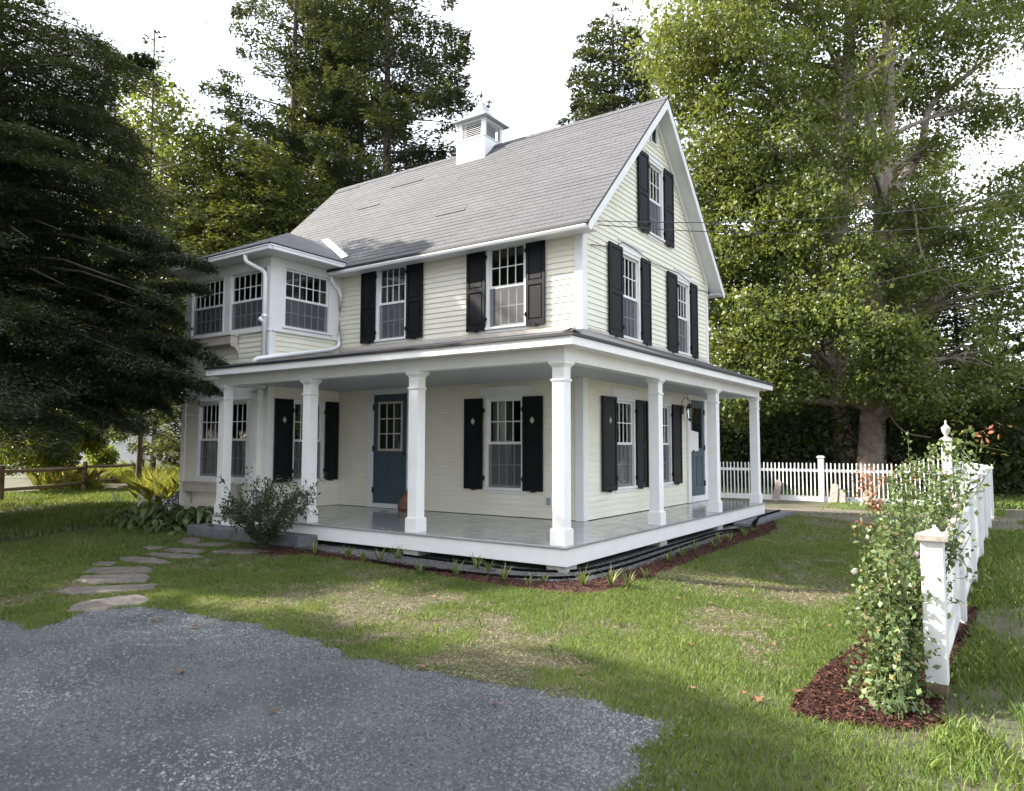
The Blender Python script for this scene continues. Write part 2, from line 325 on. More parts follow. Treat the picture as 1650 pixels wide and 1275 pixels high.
def _h(i, j, k, seed):
    x = (i*374761393 + j*668265263 + k*2147483647 + seed*974634777) & 0xffffffff
    x = ((x ^ (x >> 13))*1274126177) & 0xffffffff
    return ((x ^ (x >> 16)) & 0xffff)/65535.0
def vn(p, scale, seed=0):
    "value noise in 0..1 at points p (N,3)"
    q = np.asarray(p, float)*scale; i = np.floor(q).astype(np.int64); f = q-i; f = f*f*(3-2*f)
    out = np.zeros(len(q))
    for dx in (0, 1):
        for dy in (0, 1):
            for dz in (0, 1):
                w = (f[:, 0] if dx else 1-f[:, 0])*(f[:, 1] if dy else 1-f[:, 1])*(f[:, 2] if dz else 1-f[:, 2])
                out += w*_h(i[:, 0]+dx, i[:, 1]+dy, i[:, 2]+dz, seed)
    return out
def unit(a): return a/(np.linalg.norm(a, axis=1, keepdims=True)+1e-9)
def leafquads(c, T, Nn, Ls, Ws, fold=0.15):
    "diamond leaves: centre c, long axis T, normal Nn"
    T = unit(T); B = unit(np.cross(Nn, T)); Nn = np.cross(T, B)
    Ls = Ls[:, None]; Ws = Ws[:, None]
    a = c-T*Ls*0.5; b = c+B*Ws*0.5+Nn*Ws*fold; d = c+T*Ls*0.5; e = c-B*Ws*0.5+Nn*Ws*fold
    V = np.stack([a, b, d, e], 1).reshape(-1, 3); F = np.arange(len(V)).reshape(-1, 4)
    return V, F
def scatter_leaves(c, size, up=0.8, aspect=0.62, g=rng, jit=0.3):
    n = len(c)
    Nn = g.normal(size=(n, 3))*0.75 + np.array([0, 0, up]); T = g.normal(size=(n, 3)); T[:, 2] -= 0.35
    Ls = size*(1+jit*g.normal(size=n)).clip(0.4, 1.8)
    return leafquads(c, T, unit(Nn), Ls, Ls*aspect)
def inpoly(x, y, poly):
    r = np.zeros(len(x), bool); n = len(poly); j = n-1
    for i in range(n):
        xi, yi = poly[i][0], poly[i][1]; xj, yj = poly[j][0], poly[j][1]
        cnd = ((yi > y) != (yj > y)) & (x < (xj-xi)*(y-yi)/(yj-yi+1e-12)+xi); r ^= cnd; j = i
    return r
# ------------------------------------------------------------------ the house
HX, HY, HB, HL = -1.289, 2.751, 8.758, -10.2        # corner x, front wall y, back wall y, left wall x
WX, WY, WL = -7.07, 1.0, -9.85                      # wing: right wall x, front wall y, left wall x
house = empty('house', (-5.7, 5.75, 0), 'two storey cream clapboard house with grey shingle roof and black shutters', 'house')
mF = lambda u, n, z: (u, HY-n, z)         # front wall, u = x
mG = lambda u, n, z: (HX+n, u, z)         # gable wall, u = y
mWF = lambda u, n, z: (u, WY-n, z)        # wing front
mWS = lambda u, n, z: (WX+n, u, z)        # wing side
mBk = lambda u, n, z: (u, HB+n, z)
mLf = lambda u, n, z: (HL-n, u, z)
mWL = lambda u, n, z: (WL-n, u, z)
def bxm(mb, mp, u0, u1, n0, n1, z0, z1):
    a = mp(u0, n0, z0); b = mp(u1, n1, z1)
    mb.box(min(a[0], b[0]), max(a[0], b[0]), min(a[1], b[1]), max(a[1], b[1]), z0, z1)

def clap(mp, lo, hi, z0, z1, openings=(), exp=0.098, parent=house):
    mb = MB(); z = z0
    lo_ = lo if callable(lo) else (lambda q: lo); hi_ = hi if callable(hi) else (lambda q: hi)
    while z < z1-0.01:
        zt = min(z+exp, z1); zm = (z+zt)/2
        cuts = sorted([(o[0], o[1]) for o in openings if o[2] < zm < o[3]])
        segs = []; a = lo_(zm); e = hi_(zm)
        for c0, c1 in cuts:
            if c0 > a: segs.append((a, min(c0, e)))
            a = max(a, c1)
        if a < e: segs.append((a, e))
        for (s0, s1) in segs:
            # boards butt at random joints
            cut = [s0]
            while s1-cut[-1] > 3.2: cut.append(cut[-1]+random.uniform(1.6, 3.0))
            cut.append(s1)
            for q in range(len(cut)-1):
                p0, p1 = cut[q]+(0.0008 if q else 0), cut[q+1]
                jz = random.uniform(-0.0015, 0.0015); nb = 0.019+random.uniform(-0.0012, 0.0016); ntp = 0.004
                mb.add([mp(p0, nb, z+jz), mp(p1, nb, z+jz), mp(p1, ntp, zt+0.004), mp(p0, ntp, zt+0.004), mp(p0, 0, z+jz), mp(p1, 0, z+jz), mp(p0, 0, zt+0.004), mp(p1, 0, zt+0.004)],
                       [(0, 1, 2, 3), (4, 5, 1, 0), (4, 0, 3, 6), (1, 5, 7, 2)])
        z = zt
    return mb.build('clapboard_wall', M['siding'], parent)

def glasspane(mb, mp, u0, u1, n, z0, z1): mb.quad(mp(u0, n, z0), mp(u1, n, z0), mp(u1, n, z1), mp(u0, n, z1))
OPEN = {}
def window(key, mp, u0, u1, z0, z1, cols=4, casing=0.075, head=0.09, sill=True, curtain=None, label=None, room=0.8, screen=True, zm=None, headboard=None):
    "u0..z1: outer edge of the sashes"
    OPEN.setdefault(key, []).append((u0-casing+0.01, u1+casing-0.01, z0-0.05, z1+head-0.01))
    zm = zm or (z0+z1)/2
    fr = MB()
    bxm(fr, mp, u0-casing, u0, 0, 0.034, z0, z1); bxm(fr, mp, u1, u1+casing, 0, 0.034, z0, z1)
    bxm(fr, mp, u0-casing, u1+casing, 0, 0.038, z1, z1+head)
    bxm(fr, mp, u0-casing-0.01, u1+casing+0.01, 0, 0.052, z1+head, z1+head+0.018)
    # reveal
    bxm(fr, mp, u0-0.012, u0-0.001, -0.10, 0, z0, z1); bxm(fr, mp, u1+0.001, u1+0.012, -0.10, 0, z0, z1); bxm(fr, mp, u0, u1, -0.10, -0.001, z1+0.001, z1+0.012)
    if headboard: bxm(fr, mp, headboard[0], headboard[1], 0, 0.028, z1+head+0.02, headboard[2]); bxm(fr, mp, headboard[0]-0.02, headboard[1]+0.02, 0, 0.045, headboard[2], headboard[2]+0.02)
    f = fr.build('window', M['trim'], house, bevel=0.003)
    if label: f['label'] = label
    if sill:
        sb = MB(); bxm(sb, mp, u0-casing-0.03, u1+casing+0.03, -0.06, 0.062, z0-0.045, z0-0.001)
        bxm(sb, mp, u0-casing-0.01, u1+casing+0.01, 0.0, 0.03, z0-0.10, z0-0.047); sb.build('sill', M['trim'], f, bevel=0.004)
    def sash(za, zb, nf, name):
        s = MB(); st = 0.038; mt = 0.009
        bxm(s, mp, u0, u0+st, nf-0.03, nf, za, zb); bxm(s, mp, u1-st, u1, nf-0.03, nf, za, zb)
        bxm(s, mp, u0+st, u1-st, nf-0.03, nf-0.001, za, za+st+0.006); bxm(s, mp, u0+st, u1-st, nf-0.03, nf-0.001, zb-st, zb)
        w = (u1-u0-2*st)/cols
        for i in range(1, cols): bxm(s, mp, u0+st+w*i-mt, u0+st+w*i+mt, nf-0.022, nf-0.004, za+st+0.006, zb-st)
        zc = (za+zb)/2; bxm(s, mp, u0+st, u1-st, nf-0.021, nf-0.005, zc-mt, zc+mt)
        return s.build(name, M['trim'], f)
    sash(zm-0.02, z1, -0.012, 'sash'); sash(z0, zm+0.022, -0.048, 'sash')
    g = MB(); glasspane(g, mp, u0+0.02, u1-0.02, -0.026, zm, z1-0.02); g.build('pane', M['glass'], f)
    g = MB(); glasspane(g, mp, u0+0.02, u1-0.02, -0.062, z0+0.02, zm); g.build('pane', M['glass'], f)
    if screen:
        g = MB(); glasspane(g, mp, u0+0.004, u1-0.004, -0.014, z0+0.004, zm-0.022); g.build('insect_screen', M['screen'], f)
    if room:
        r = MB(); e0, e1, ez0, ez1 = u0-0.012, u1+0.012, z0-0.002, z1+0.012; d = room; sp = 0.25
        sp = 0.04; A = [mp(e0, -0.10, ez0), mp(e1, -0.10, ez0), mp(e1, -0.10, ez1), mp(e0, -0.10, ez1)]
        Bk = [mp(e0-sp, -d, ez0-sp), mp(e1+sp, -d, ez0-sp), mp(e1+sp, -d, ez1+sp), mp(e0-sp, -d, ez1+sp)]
        r.add(A+Bk, [(4, 5, 6, 7), (0, 1, 5, 4), (1, 2, 6, 5), (2, 3, 7, 6), (3, 0, 4, 7)]); r.build('dark_room_box', M['interior'], f)  # dark box stands in for the dim room behind the sashes
    if curtain:
        c = MB(); n = 26; vs = []
        for a, b_ in curtain:
            pts = [(a+(b_-a)*i/n, -0.14+0.018*math.sin(i*1.9)+0.01*math.sin(i*0.7)) for i in range(n+1)]
            for i in range(n): c.quad(mp(pts[i][0], pts[i][1], z0), mp(pts[i+1][0], pts[i+1][1], z0), mp(pts[i+1][0], pts[i+1][1], z1), mp(pts[i][0], pts[i][1], z1))
        c.build('curtain', M['curtain'], f)
    return f

LEAFSHAPE = [(0, -1.0), (.07, -.55), (.42, -.62), (.36, -.36), (.78, -.22), (.55, -.04), (.82, .28), (.42, .26), (.38, .62), (.16, .50), (0, 1.0)]
def shutter(mp, u0, u1, z0, z1, leaf=False, hinge=None):
    s = MB(); st = 0.055; n0, n1 = 0.040, 0.070
    bxm(s, mp, u0, u0+st, n0, n1, z0, z1); bxm(s, mp, u1-st, u1, n0, n1, z0, z1)
    zc = z0+(z1-z0)*(0.50 if leaf else 0.48)
    rails = [(z0, z0+0.10), (zc-0.04, zc+0.04), (z1-0.075, z1)] if not leaf else [(z0, z0+0.09), (z1-0.07, z1)]
    for a, b_ in rails: bxm(s, mp, u0+st, u1-st, n0, n1-0.001, a, b_)
    for i in range(len(rails)-1):
        a, b_ = rails[i][1], rails[i+1][0]
        bxm(s, mp, u0+st, u1-st, n0+0.004, n1-0.016, a, b_)
        bxm(s, mp, u0+st+0.022, u1-st-0.022, n0+0.005, n1-0.006, a+0.022, b_-0.022)
    if hinge is not None:
        for zz in (z0+0.20, z1-0.22):
            bxm(s, mp, hinge-0.03, hinge+0.03, 0.036, 0.078, zz-0.012, zz+0.012); bxm(s, mp, hinge-0.007, hinge+0.007, 0.036, 0.085, zz-0.04, zz+0.04)
    o = s.build('shutter', M['shutter'], house, bevel=0.002)
    # shutter dog
    d = MB(); uc = (u0+u1)/2; bxm(d, mp, uc-0.05, uc+0.05, 0.02, 0.076, z0-0.016, z0-0.003); bxm(d, mp, uc-0.012, uc+0.012, 0.03, 0.084, z0-0.022, z0+0.03); d.build('shutter_dog', M['black'], o)
    if leaf:
        l = MB(); pts = [(x, y) for x, y in LEAFSHAPE]+[(-x, y) for x, y in LEAFSHAPE[-2:0:-1]]
        zz = z0+(z1-z0)*0.745; k = 0.062; uc = (u0+u1)/2
        tri = [mp(uc+k*x*0.95, n1+0.0015, zz+k*1.25*y) for x, y in pts]
        c0 = mp(uc, n1+0.0015, zz); base = len(l.v); l.v.append(c0)
        l.v += tri; nn = len(tri); l.f += [(0, 1+i, 1+(i+1) % nn) for i in range(nn)]
        l.build('leaf_cutout', M['leafdecor'], o)
    return o

# --- windows, front wall
window('F', mF, -5.94, -5.225, 3.80, 5.24, 4, casing=0.055, head=0.03, label='narrow upper window nearest the wing')
window('F', mF, -3.185, -2.42, 3.80, 5.24, 4, casing=0.055, head=0.03, label='upper front window nearest the house corner')
shutter(mF, -6.405, -6.005, 3.755, 5.30, hinge=-6.0); shutter(mF, -5.155, -4.735, 3.755, 5.30, hinge=-5.16)
shutter(mF, -3.665, -3.245, 3.755, 5.30, hinge=-3.24); shutter(mF, -2.36, -1.975, 3.755, 5.30, hinge=-2.365)
window('F', mF, -3.20, -2.48, 0.955, 2.505, 4, casing=0.05, head=0.05, curtain=[(-3.2, -2.95), (-2.93, -2.80)], label='porch window facing the driveway', headboard=(-3.36, -2.27, 2.71))
shutter(mF, -3.70, -3.29, 0.915, 2.53, True, hinge=-3.27); shutter(mF, -2.43, -2.025, 0.915, 2.53, True, hinge=-2.43)
# --- gable wall
window('G', mG, 4.235, 4.94, 3.685, 5.20, 4, casing=0.05, head=0.06, label='upper gable window nearest the front corner', headboard=(4.10, 5.12, 5.42))
shutter(mG, 3.64, 4.175, 3.63, 5.29, hinge=4.18); shutter(mG, 5.02, 5.43, 3.63, 5.29, hinge=5.01)
window('G', mG, 6.86, 7.53, 3.685, 5.20, 4, casing=0.05, head=0.06, label='upper gable window nearest the back', headboard=(6.74, 7.72, 5.42))
shutter(mG, 6.29, 6.80, 3.63, 5.29, hinge=6.81); shutter(mG, 7.60, 8.00, 3.63, 5.29, hinge=7.59)
window('G', mG, 5.44, 6.12, 5.90, 7.33, 4, casing=0.05, head=0.06, label='attic window high in the gable', headboard=(5.38, 6.18, 7.50))
shutter(mG, 4.91, 5.385, 5.84, 7.42, hinge=5.39); shutter(mG, 6.18, 6.66, 5.84, 7.42, hinge=6.17)
window('G', mG, 3.95, 4.66, 0.96, 2.49, 4, casing=0.05, head=0.05, label='ground floor gable window nearest the house corner', headboard=(3.80, 4.82, 2.71))
shutter(mG, 3.355, 3.885, 0.91, 2.54, True, hinge=3.89); shutter(mG, 4.72, 5.09, 0.91, 2.54, False, hinge=4.71)
window('G', mG, 5.72, 6.40, 0.96, 2.49, 4, casing=0.05, head=0.05, label='ground floor gable window beside the lantern', headboard=(5.60, 6.52, 2.71))
shutter(mG, 5.18, 5.66, 0.91, 2.54, False, hinge=5.67); shutter(mG, 6.46, 6.94, 0.91, 2.54, False, hinge=6.45)
# --- wing side (upper 6 light, lower 4 light) and wing front
window('WS', mWS, 1.32, 2.41, 3.99, 5.125, 6, casing=0.05, head=0.03, label='square wing window facing the porch roof')
window('WS', mWS, 1.60, 2.29, 1.02, 2.53, 4, casing=0.05, head=0.05, room=0, label='wing window opening onto the porch, daylight showing through')
shutter(mWS, 1.12, 1.54, 0.985, 2.575, True, hinge=1.545); shutter(mWS, 2.36, 2.70, 0.985, 2.575, False, hinge=2.35)
window('WF', mWF, -9.62, -8.55, 3.965, 5.07, 6, casing=0.04, head=0.02, sill=False, label='outer upper window of the wing front')
window('WF', mWF, -8.30, -7.17, 3.965, 5.07, 6, casing=0.04, head=0.02, sill=False, label='inner upper window of the wing front')
window('WF', mWF, -9.24, -8.57, 1.06, 2.52, 4, casing=0.05, head=0.04, label='outer lower window of the wing front')
window('WF', mWF, -8.40, -7.68, 1.06, 2.52, 4, casing=0.05, head=0.04, label='inner lower window of the wing front')
window('L', mLf, 3.55, 4.75, 0.9, 2.5, 4, room=0, label='far window seen through the wing')

# hollow ground floor room behind the wing window
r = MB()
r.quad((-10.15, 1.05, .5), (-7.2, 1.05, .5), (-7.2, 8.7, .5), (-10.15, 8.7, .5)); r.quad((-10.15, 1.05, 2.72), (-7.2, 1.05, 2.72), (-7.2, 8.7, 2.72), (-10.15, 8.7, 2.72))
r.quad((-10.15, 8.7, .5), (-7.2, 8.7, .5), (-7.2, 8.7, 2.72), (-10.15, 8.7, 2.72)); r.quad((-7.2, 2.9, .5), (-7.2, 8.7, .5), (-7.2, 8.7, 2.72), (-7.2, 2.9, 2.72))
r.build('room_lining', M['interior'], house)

# --- doors
def door(key, mp, u0, u1, z0, z1, lights, hinge_side, knob_u, cas_l, cas_r, label):
    OPEN.setdefault(key, []).append((u0-cas_l+0.01, u1+cas_r-0.01, 0.3, z1+0.13))
    d = MB(); bxm(d, mp, u0, u1, -0.045, 0.0, z0, z1)
    st = 0.13
    # stiles, rails proud of the slab
    bxm(d, mp, u0, u0+st, 0, 0.014, z0, z1); bxm(d, mp, u1-st, u1, 0, 0.014, z0, z1)
    for a, b_ in ((z0, z0+0.20), (z1-0.13, z1), (z0+0.86, z0+1.0)): bxm(d, mp, u0+st, u1-st, 0, 0.013, a, b_)
    um = (u0+u1)/2; bxm(d, mp, um-0.05, um+0.05, 0, 0.012, z0+0.20, z0+0.86)
    for a, b_ in ((u0+st+0.03, um-0.08), (um+0.08, u1-st-0.03)): bxm(d, mp, a, b_, 0, 0.008, z0+0.23, z0+0.83)
    o = d.build('door', M['door'], house, bevel=0.003); o['label'] = label
    fr = MB(); gu0, gu1, gz0, gz1 = u0+st-0.01, u1-st+0.01, z0+1.02, z1-0.14
    if lights:
        e = 0.045
        bxm(fr, mp, gu0, gu0+e, 0.0, 0.022, gz0, gz1); bxm(fr, mp, gu1-e, gu1, 0, 0.022, gz0, gz1); bxm(fr, mp, gu0+e, gu1-e, 0, 0.021, gz0, gz0+e); bxm(fr, mp, gu0+e, gu1-e, 0, 0.021, gz1-e, gz1)
        w = (gu1-gu0-2*e)/3; h = (gz1-gz0-2*e)/3
        for i in (1, 2):
            bxm(fr, mp, gu0+e+w*i-0.012, gu0+e+w*i+0.012, 0.001, 0.018, gz0+e, gz1-e); bxm(fr, mp, gu0+e, gu1-e, 0.001, 0.017, gz0+e+h*i-0.012, gz0+e+h*i+0.012)
        fr.build('glazing_bars', M['ledge'], o, bevel=0.002)
    g = MB(); bxm(g, mp, gu0+0.02, gu1-0.02, 0.0005, 0.003, gz0+0.02, gz1-0.02)
    gm = M['darkglass']; g.build('door_glass', gm, o)
    k = MB(); a = mp(knob_u, 0.014, z0+0.97); b_ = mp(knob_u, 0.075, z0+0.97)
    k.tube([a, mp(knob_u, 0.022, z0+0.97)], 0.035, 12); k.tube([a, mp(knob_u, 0.05, z0+0.97), mp(knob_u, 0.055, z0+0.97), mp(knob_u, 0.075, z0+0.97), b_], [0.012, 0.012, 0.03, 0.026, 0.01], 12); k.build('knob', M['brass'], o, smooth=False)
    hg = MB()
    for zz in (z0+0.25, (z0+z1)/2, z1-0.25): bxm(hg, mp, hinge_side-0.03, hinge_side+0.03, 0.013, 0.026, zz-0.055, zz+0.055); hg.tube([mp(hinge_side, 0.03, zz-0.06), mp(hinge_side, 0.03, zz+0.06)], 0.012, 6)
    hg.build('hinge', M['black'], o)
    c = MB(); bxm(c, mp, u0-cas_l, u0-0.004, 0, 0.034, 0.466, z1); bxm(c, mp, u1+0.004, u1+cas_r, 0, 0.034, 0.466, z1); bxm(c, mp, u0-cas_l, u1+cas_r, 0, 0.036, z1+0.004, z1+0.13)
    bxm(c, mp, u0-0.004, u1+0.004, -0.05, 0.05, 0.466, z0-0.004)
    c.build('door_casing', M['trim'], o, bevel=0.003)
    return o
m, t, b = nm('dark_door_glass'); b.inputs['Base Color'].default_value = (0.016, 0.018, 0.02, 1); b.inputs['Roughness'].default_value = 0.03; M['darkglass'] = m
door('F', mF, -6.03, -5.13, 0.555, 2.69, True, -6.035, -5.19, 0.17, 0.16, 'slate blue front door with nine small panes')
door('G', mG, 7.555, 8.40, 0.60, 2.69, False, 8.405, 7.62, 0.17, 0.16, 'slate blue side door with a single tall pane')

# --- clapboard walls
gz = lambda y: 5.26+(3.03-abs(y-5.755))*1.01
clap(mF, WX, HX-0.12, 0.47, 5.27, OPEN['F'])
mxv = (5.60, 5.91, 7.80, 8.18)
def glo(z): return HY+0.13 if z < 5.45 else 5.755-(8.50-z)/1.01
def ghi(z): return HB-0.09 if z < 5.45 else 5.755+(8.50-z)/1.01
clap(mG, glo, ghi, 0.47, 8.42, OPEN['G']+[mxv])
clap(mWS, WY+0.11, HY-0.002, 0.47, 2.95, OPEN['WS']); clap(mWS, WY+0.11, HY-0.002, 3.2, 3.86, ())
clap(mWF, WL+0.10, WX-0.11, 3.0, 3.86, OPEN['WF']); clap(mWF, WL+0.10, WX-0.02, 0.12, 2.62, OPEN['WF'])
clap(mWF, WL+0.10, WX-0.11, 2.62, 3.0, ())
clap(mBk, HL, HX, 0.2, 5.27, ()); clap(mLf, glo, ghi, 0.2, 8.42, OPEN['L']); clap(mWL, WY, HY, 0.12, 5.2, ())
# trim: corner boards, sill bands, friezes
def trim(name='trim_board', mat='trim', bevel=0.003):
    mb = MB(); return mb, lambda par=house: mb.build(name, M[mat], par, bevel=bevel)
mb, bd = trim('corner_board')
mb.box(HX-0.125, HX+0.03, HY-0.03, HY-0.0005, 0.462, 5.27); mb.box(HX+0.0005, HX+0.0298, HY, HY+0.135, 0.462, 5.5); bd()
mb, bd = trim('corner_board'); mb.box(HX, HX+0.03, HB-0.10, HB+0.03, 0.462, 5.5); bd()
mb, bd = trim('corner_board'); mb.box(WX-0.02, WX+0.03, WY-0.03, WY+0.115, 3.2, 3.86); mb.box(WX-0.12, WX-0.0205, WY-0.03, WY-0.001, 3.0, 3.86); bd()
mb, bd = trim('corner_board'); mb.box(WX-0.06, WX+0.03, WY-0.03, WY+0.115, 0.462, 2.95); bd()
mb, bd = trim('corner_board'); mb.box(WL-0.03, WL+0.105, WY-0.032, WY-0.001, 0.12, 3.86); mb.box(WL-0.03, WL-0.001, WY, WY+0.1, 0.12, 3.86); bd()
# upper wing: flat panelled casing round the windows
mb, bd = trim('window_wall_panel')
for a, b_ in ((WL-0.02, -9.66), (-8.51, -8.34), (-7.13, WX-0.0)): mb.box(a, b_, WY-0.025, WY-0.002, 3.90, 5.30)
for a, b_ in ((-9.66, -8.51), (-8.34, -7.13)): mb.box(a, b_, WY-0.022, WY-0.002, 5.09, 5.30); mb.box(a, b_, WY-0.024, WY-0.002, 3.90, 3.965)
mb.box(WL-0.04, WX+0.04, WY-0.055, WY+0.02, 3.855, 3.90)
mb.box(WX+0.002, WX+0.026, WY-0.024, 1.27, 3.90, 5.30); mb.box(WX+0.002, WX+0.026, 2.46, HY-0.001, 3.90, 5.30); mb.box(WX+0.002, WX+0.023, 1.27, 2.46, 5.15, 5.30); mb.box(WX+0.002, WX+0.0245, 1.27, 2.46, 3.90, 3.945)
mb.box(WX-0.03, WX+0.056, WY+0.021, HY-0.001, 3.856, 3.899); bd()
# lower wing front panel above windows and mullion
mb, bd = trim('window_wall_panel')
mb.box(-9.36, -7.45, WY-0.028, WY-0.002, 2.585, 2.90); mb.box(-9.38, -7.45, WY-0.05, WY-0.028, 2.575, 2.60)
mb.box(-9.36, -9.29, WY-0.026, WY-0.002, 0.98, 2.585); mb.box(-8.52, -8.45, WY-0.026, WY-0.002, 0.98, 2.575); mb.box(-7.63, -7.45, WY-0.026, WY-0.002, 0.98, 2.585)
mb.box(-9.40, -7.42, WY-0.075, WY-0.002, 0.955, 0.985); bd()
mb, bd = trim('pilaster'); mb.box(-7.44, -7.22, WY-0.12, WY-0.001, 0.462, 2.74); mb.box(-7.46, -7.20, WY-0.14, WY-0.121, 2.53, 2.545); mb.box(-7.47, -7.19, WY-0.15, WY-0.0305, 2.705, 2.745); bd()
# arched shelves under the wing windows
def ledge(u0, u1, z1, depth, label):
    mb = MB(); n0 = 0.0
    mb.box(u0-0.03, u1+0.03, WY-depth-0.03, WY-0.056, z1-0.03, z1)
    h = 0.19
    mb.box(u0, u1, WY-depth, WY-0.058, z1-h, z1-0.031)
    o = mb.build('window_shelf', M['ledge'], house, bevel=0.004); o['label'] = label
    for uu in (u0, u1-0.035):
        b2 = MB(); pts = [(uu, WY-depth+0.01, z1-h-0.001), (uu, WY-0.02, z1-h-0.001), (uu, WY-0.02, z1-h-0.26)]
        for i in range(7):
            th = math.pi/2*i/6; pts.append((uu, WY-0.02-(depth-0.05)*(1-math.cos(th))-0.015, z1-h-0.26+0.22*math.sin(th)))
        b2.prism(pts, (0.035, 0, 0)); b2.build('bracket', M['ledge'], o)
ledge(-9.55, -7.98, 3.85, 0.22, 'weathered white arched shelf under the upper wing windows'); ledge(-9.46, -7.86, 0.95, 0.22, 'weathered white arched shelf under the lower wing windows')
mb, bd = trim('gable_frieze')
for sgn in (-1, 1):
    def yy(d, z): return 5.755+sgn*d
    a = 3.03; o1 = 0.20
    pts = [(HX+0.022, 5.755+sgn*a, 8.565-a*1.01), (HX+0.022, 5.755+sgn*0.001, 8.565), (HX+0.022, 5.755+sgn*0.001, 8.565-o1), (HX+0.022, 5.755+sgn*a, 8.565-o1-a*1.01)]
    mb.prism(pts, (0.016, 0, 0))
bd()
# gable louvre
mb = MB(); 
for i in range(6): mb.add([mG(5.62, 0.0, 7.83+i*0.055), mG(5.89, 0.0, 7.83+i*0.055), mG(5.89, -0.04, 7.83+i*0.055+0.05), mG(5.62, -0.04, 7.83+i*0.055+0.05)], [(0, 1, 2, 3)])
bxm(mb, mG, 5.585, 5.62, 0, 0.034, 7.77, 8.19); bxm(mb, mG, 5.89, 5.925, 0, 0.034, 7.77, 8.19); bxm(mb, mG, 5.62, 5.89, 0, 0.033, 7.77, 7.81); bxm(mb, mG, 5.62, 5.89, 0, 0.033, 8.15, 8.19)
gv = mb.build('gable_vent', M['trim'], house); mb = MB(); bxm(mb, mG, 5.6, 5.91, -0.09, -0.06, 7.78, 8.18); mb.build('vent_backing', M['black'], gv)

# --- main roof
RX0, RX1, RY0, RZ0, SL = -10.56, -0.96, 2.40, 5.31, 1.01
RYc = 5.755; RZc = RZ0+SL*(RYc-RY0); th = 0.045
for sgn in (-1, 1):
    e = RYc+sgn*(RYc-RY0)
    mb = MB(); top = [(RX0, e, RZ0), (RX1, e, RZ0), (RX1, RYc, RZc), (RX0, RYc, RZc)]
    mb.add(top+[(p[0], p[1], p[2]-th) for p in top], [(0, 1, 2, 3), (7, 6, 5, 4), (0, 4, 5, 1), (1, 5, 6, 2), (3, 7, 4, 0)])
    mb.build('main_roof', M['roof'], house, uvs=lambda c, s=sgn: (c.x, (RYc-RY0-abs(c.y-RYc))*math.sqrt(1+SL*SL)))
# ragged shingle lips on the visible slope: thin course edges, real steps
mb = MB(); nrm = np.array([0, -SL, 1])/math.sqrt(1+SL*SL); up = np.array([0, 1, SL])/math.sqrt(1+SL*SL)
cour = 0.145; k = 1
while k*cour < 4.72:
    x = RX0; base = np.array([0, RY0, RZ0])+up*k*cour
    while x < RX1-0.01:
        w = min(random.uniform(0.5, 1.1), RX1-x); l = random.uniform(0.003, 0.007)+(0.012 if random.random() < 0.007 else 0)
        a = base+np.array([x, 0, 0])+up*random.uniform(-0.004, 0.004); b_ = a+np.array([w-0.004, 0, 0])
        c = a+up*0.14; d = b_+up*0.14; n_ = nrm*l
        mb.add([a+n_, b_+n_, d+nrm*0.0012, c+nrm*0.0012, a+nrm*0.0005, b_+nrm*0.0005], [(0, 1, 2, 3), (4, 5, 1, 0)]); x += w
    k += 1
mb.build('shingle_course', M['roof'], house, uvs=lambda c: (c.x, (c.y-RY0)*math.sqrt(1+SL*SL)))
mb = MB()
x = RX0
while x < RX1-0.02:
    w = min(0.29, RX1-x)
    for sgn in (-1, 1):
        a = np.array([x, RYc, RZc+0.013+random.uniform(0, .004)]); q = np.array([0, sgn*0.12, -0.12*SL])
        mb.quad(a, a+[w+.01, 0, 0.004], a+[w+.01, 0, 0.004]+q, a+q)
    x += w
mb.build('ridge_cap', M['roof'], house, uvs=lambda c: (c.x, c.y*2))
# rake boards + soffits + eave fascia/gutter
for xr, sx in ((RX1, 1), (RX0, -1)):
    mb, bd = trim('rake_board')
    for sgn in (-1, 1):
        e = RYc-RY0-0.0; x0 = xr-0.03 if sx > 0 else xr
        z_ = lambda d, dz: RZc-SL*d-dz
        pts = [(x0, RYc+sgn*(e-0.0), z_(e, th+0.003)), (x0, RYc, z_(0, th+0.003)), (x0, RYc, z_(0, th+0.20)), (x0, RYc+sgn*(e-0.06), z_(e-0.06, th+0.185)), (x0, RYc+sgn*e, z_(e, 0.13))]
        mb.prism(pts, (0.028, 0, 0))
    bd()
    mb, bd = trim('soffit', bevel=0); xw = HX+0.0 if sx > 0 else HL
    for sgn in (-1, 1):
        a, b_ = sorted((xr-0.03*sx, xw)); dz = th+0.09; e = RYc-RY0-0.05
        mb.quad((a, RYc+sgn*e, RZc-SL*e-dz), (b_, RYc+sgn*e, RZc-SL*e-dz), (b_, RYc, RZc-dz), (a, RYc, RZc-dz))
    bd()
mb, bd = trim('eave_fascia')
mb.box(WX+0.0, RX1-0.032, RY0+0.015, RY0+0.04, 5.195, 5.262); mb.box(WX, RX1-0.032, RY0+0.04, HY+0.0, 5.20, 5.215); bd()
mb, bd = trim('eave_fascia')
mb.box(RX0, RX1-0.032, 2*RYc-RY0-0.04, 2*RYc-RY0-0.015, 5.195, 5.262); mb.box(RX0, RX1-0.032, HB, 2*RYc-RY0-0.041, 5.20, 5.215)
bd()
mb, bd = trim('gutter', 'metalwhite')
mb.prism([(WX+0.02, RY0-0.052, 5.243), (WX+0.02, RY0-0.056, 5.215), (WX+0.02, RY0-0.035, 5.175), (WX+0.02, RY0+0.014, 5.175), (WX+0.02, RY0+0.014, 5.243)], (RX1-0.04-WX-0.02, 0, 0)); bd()
mb = MB(); mb.box(WX, RX1+0.004, RY0-0.062, RY0-0.001, 5.246, 5.294); mb.build('drip_edge', M['dripedge'], house)
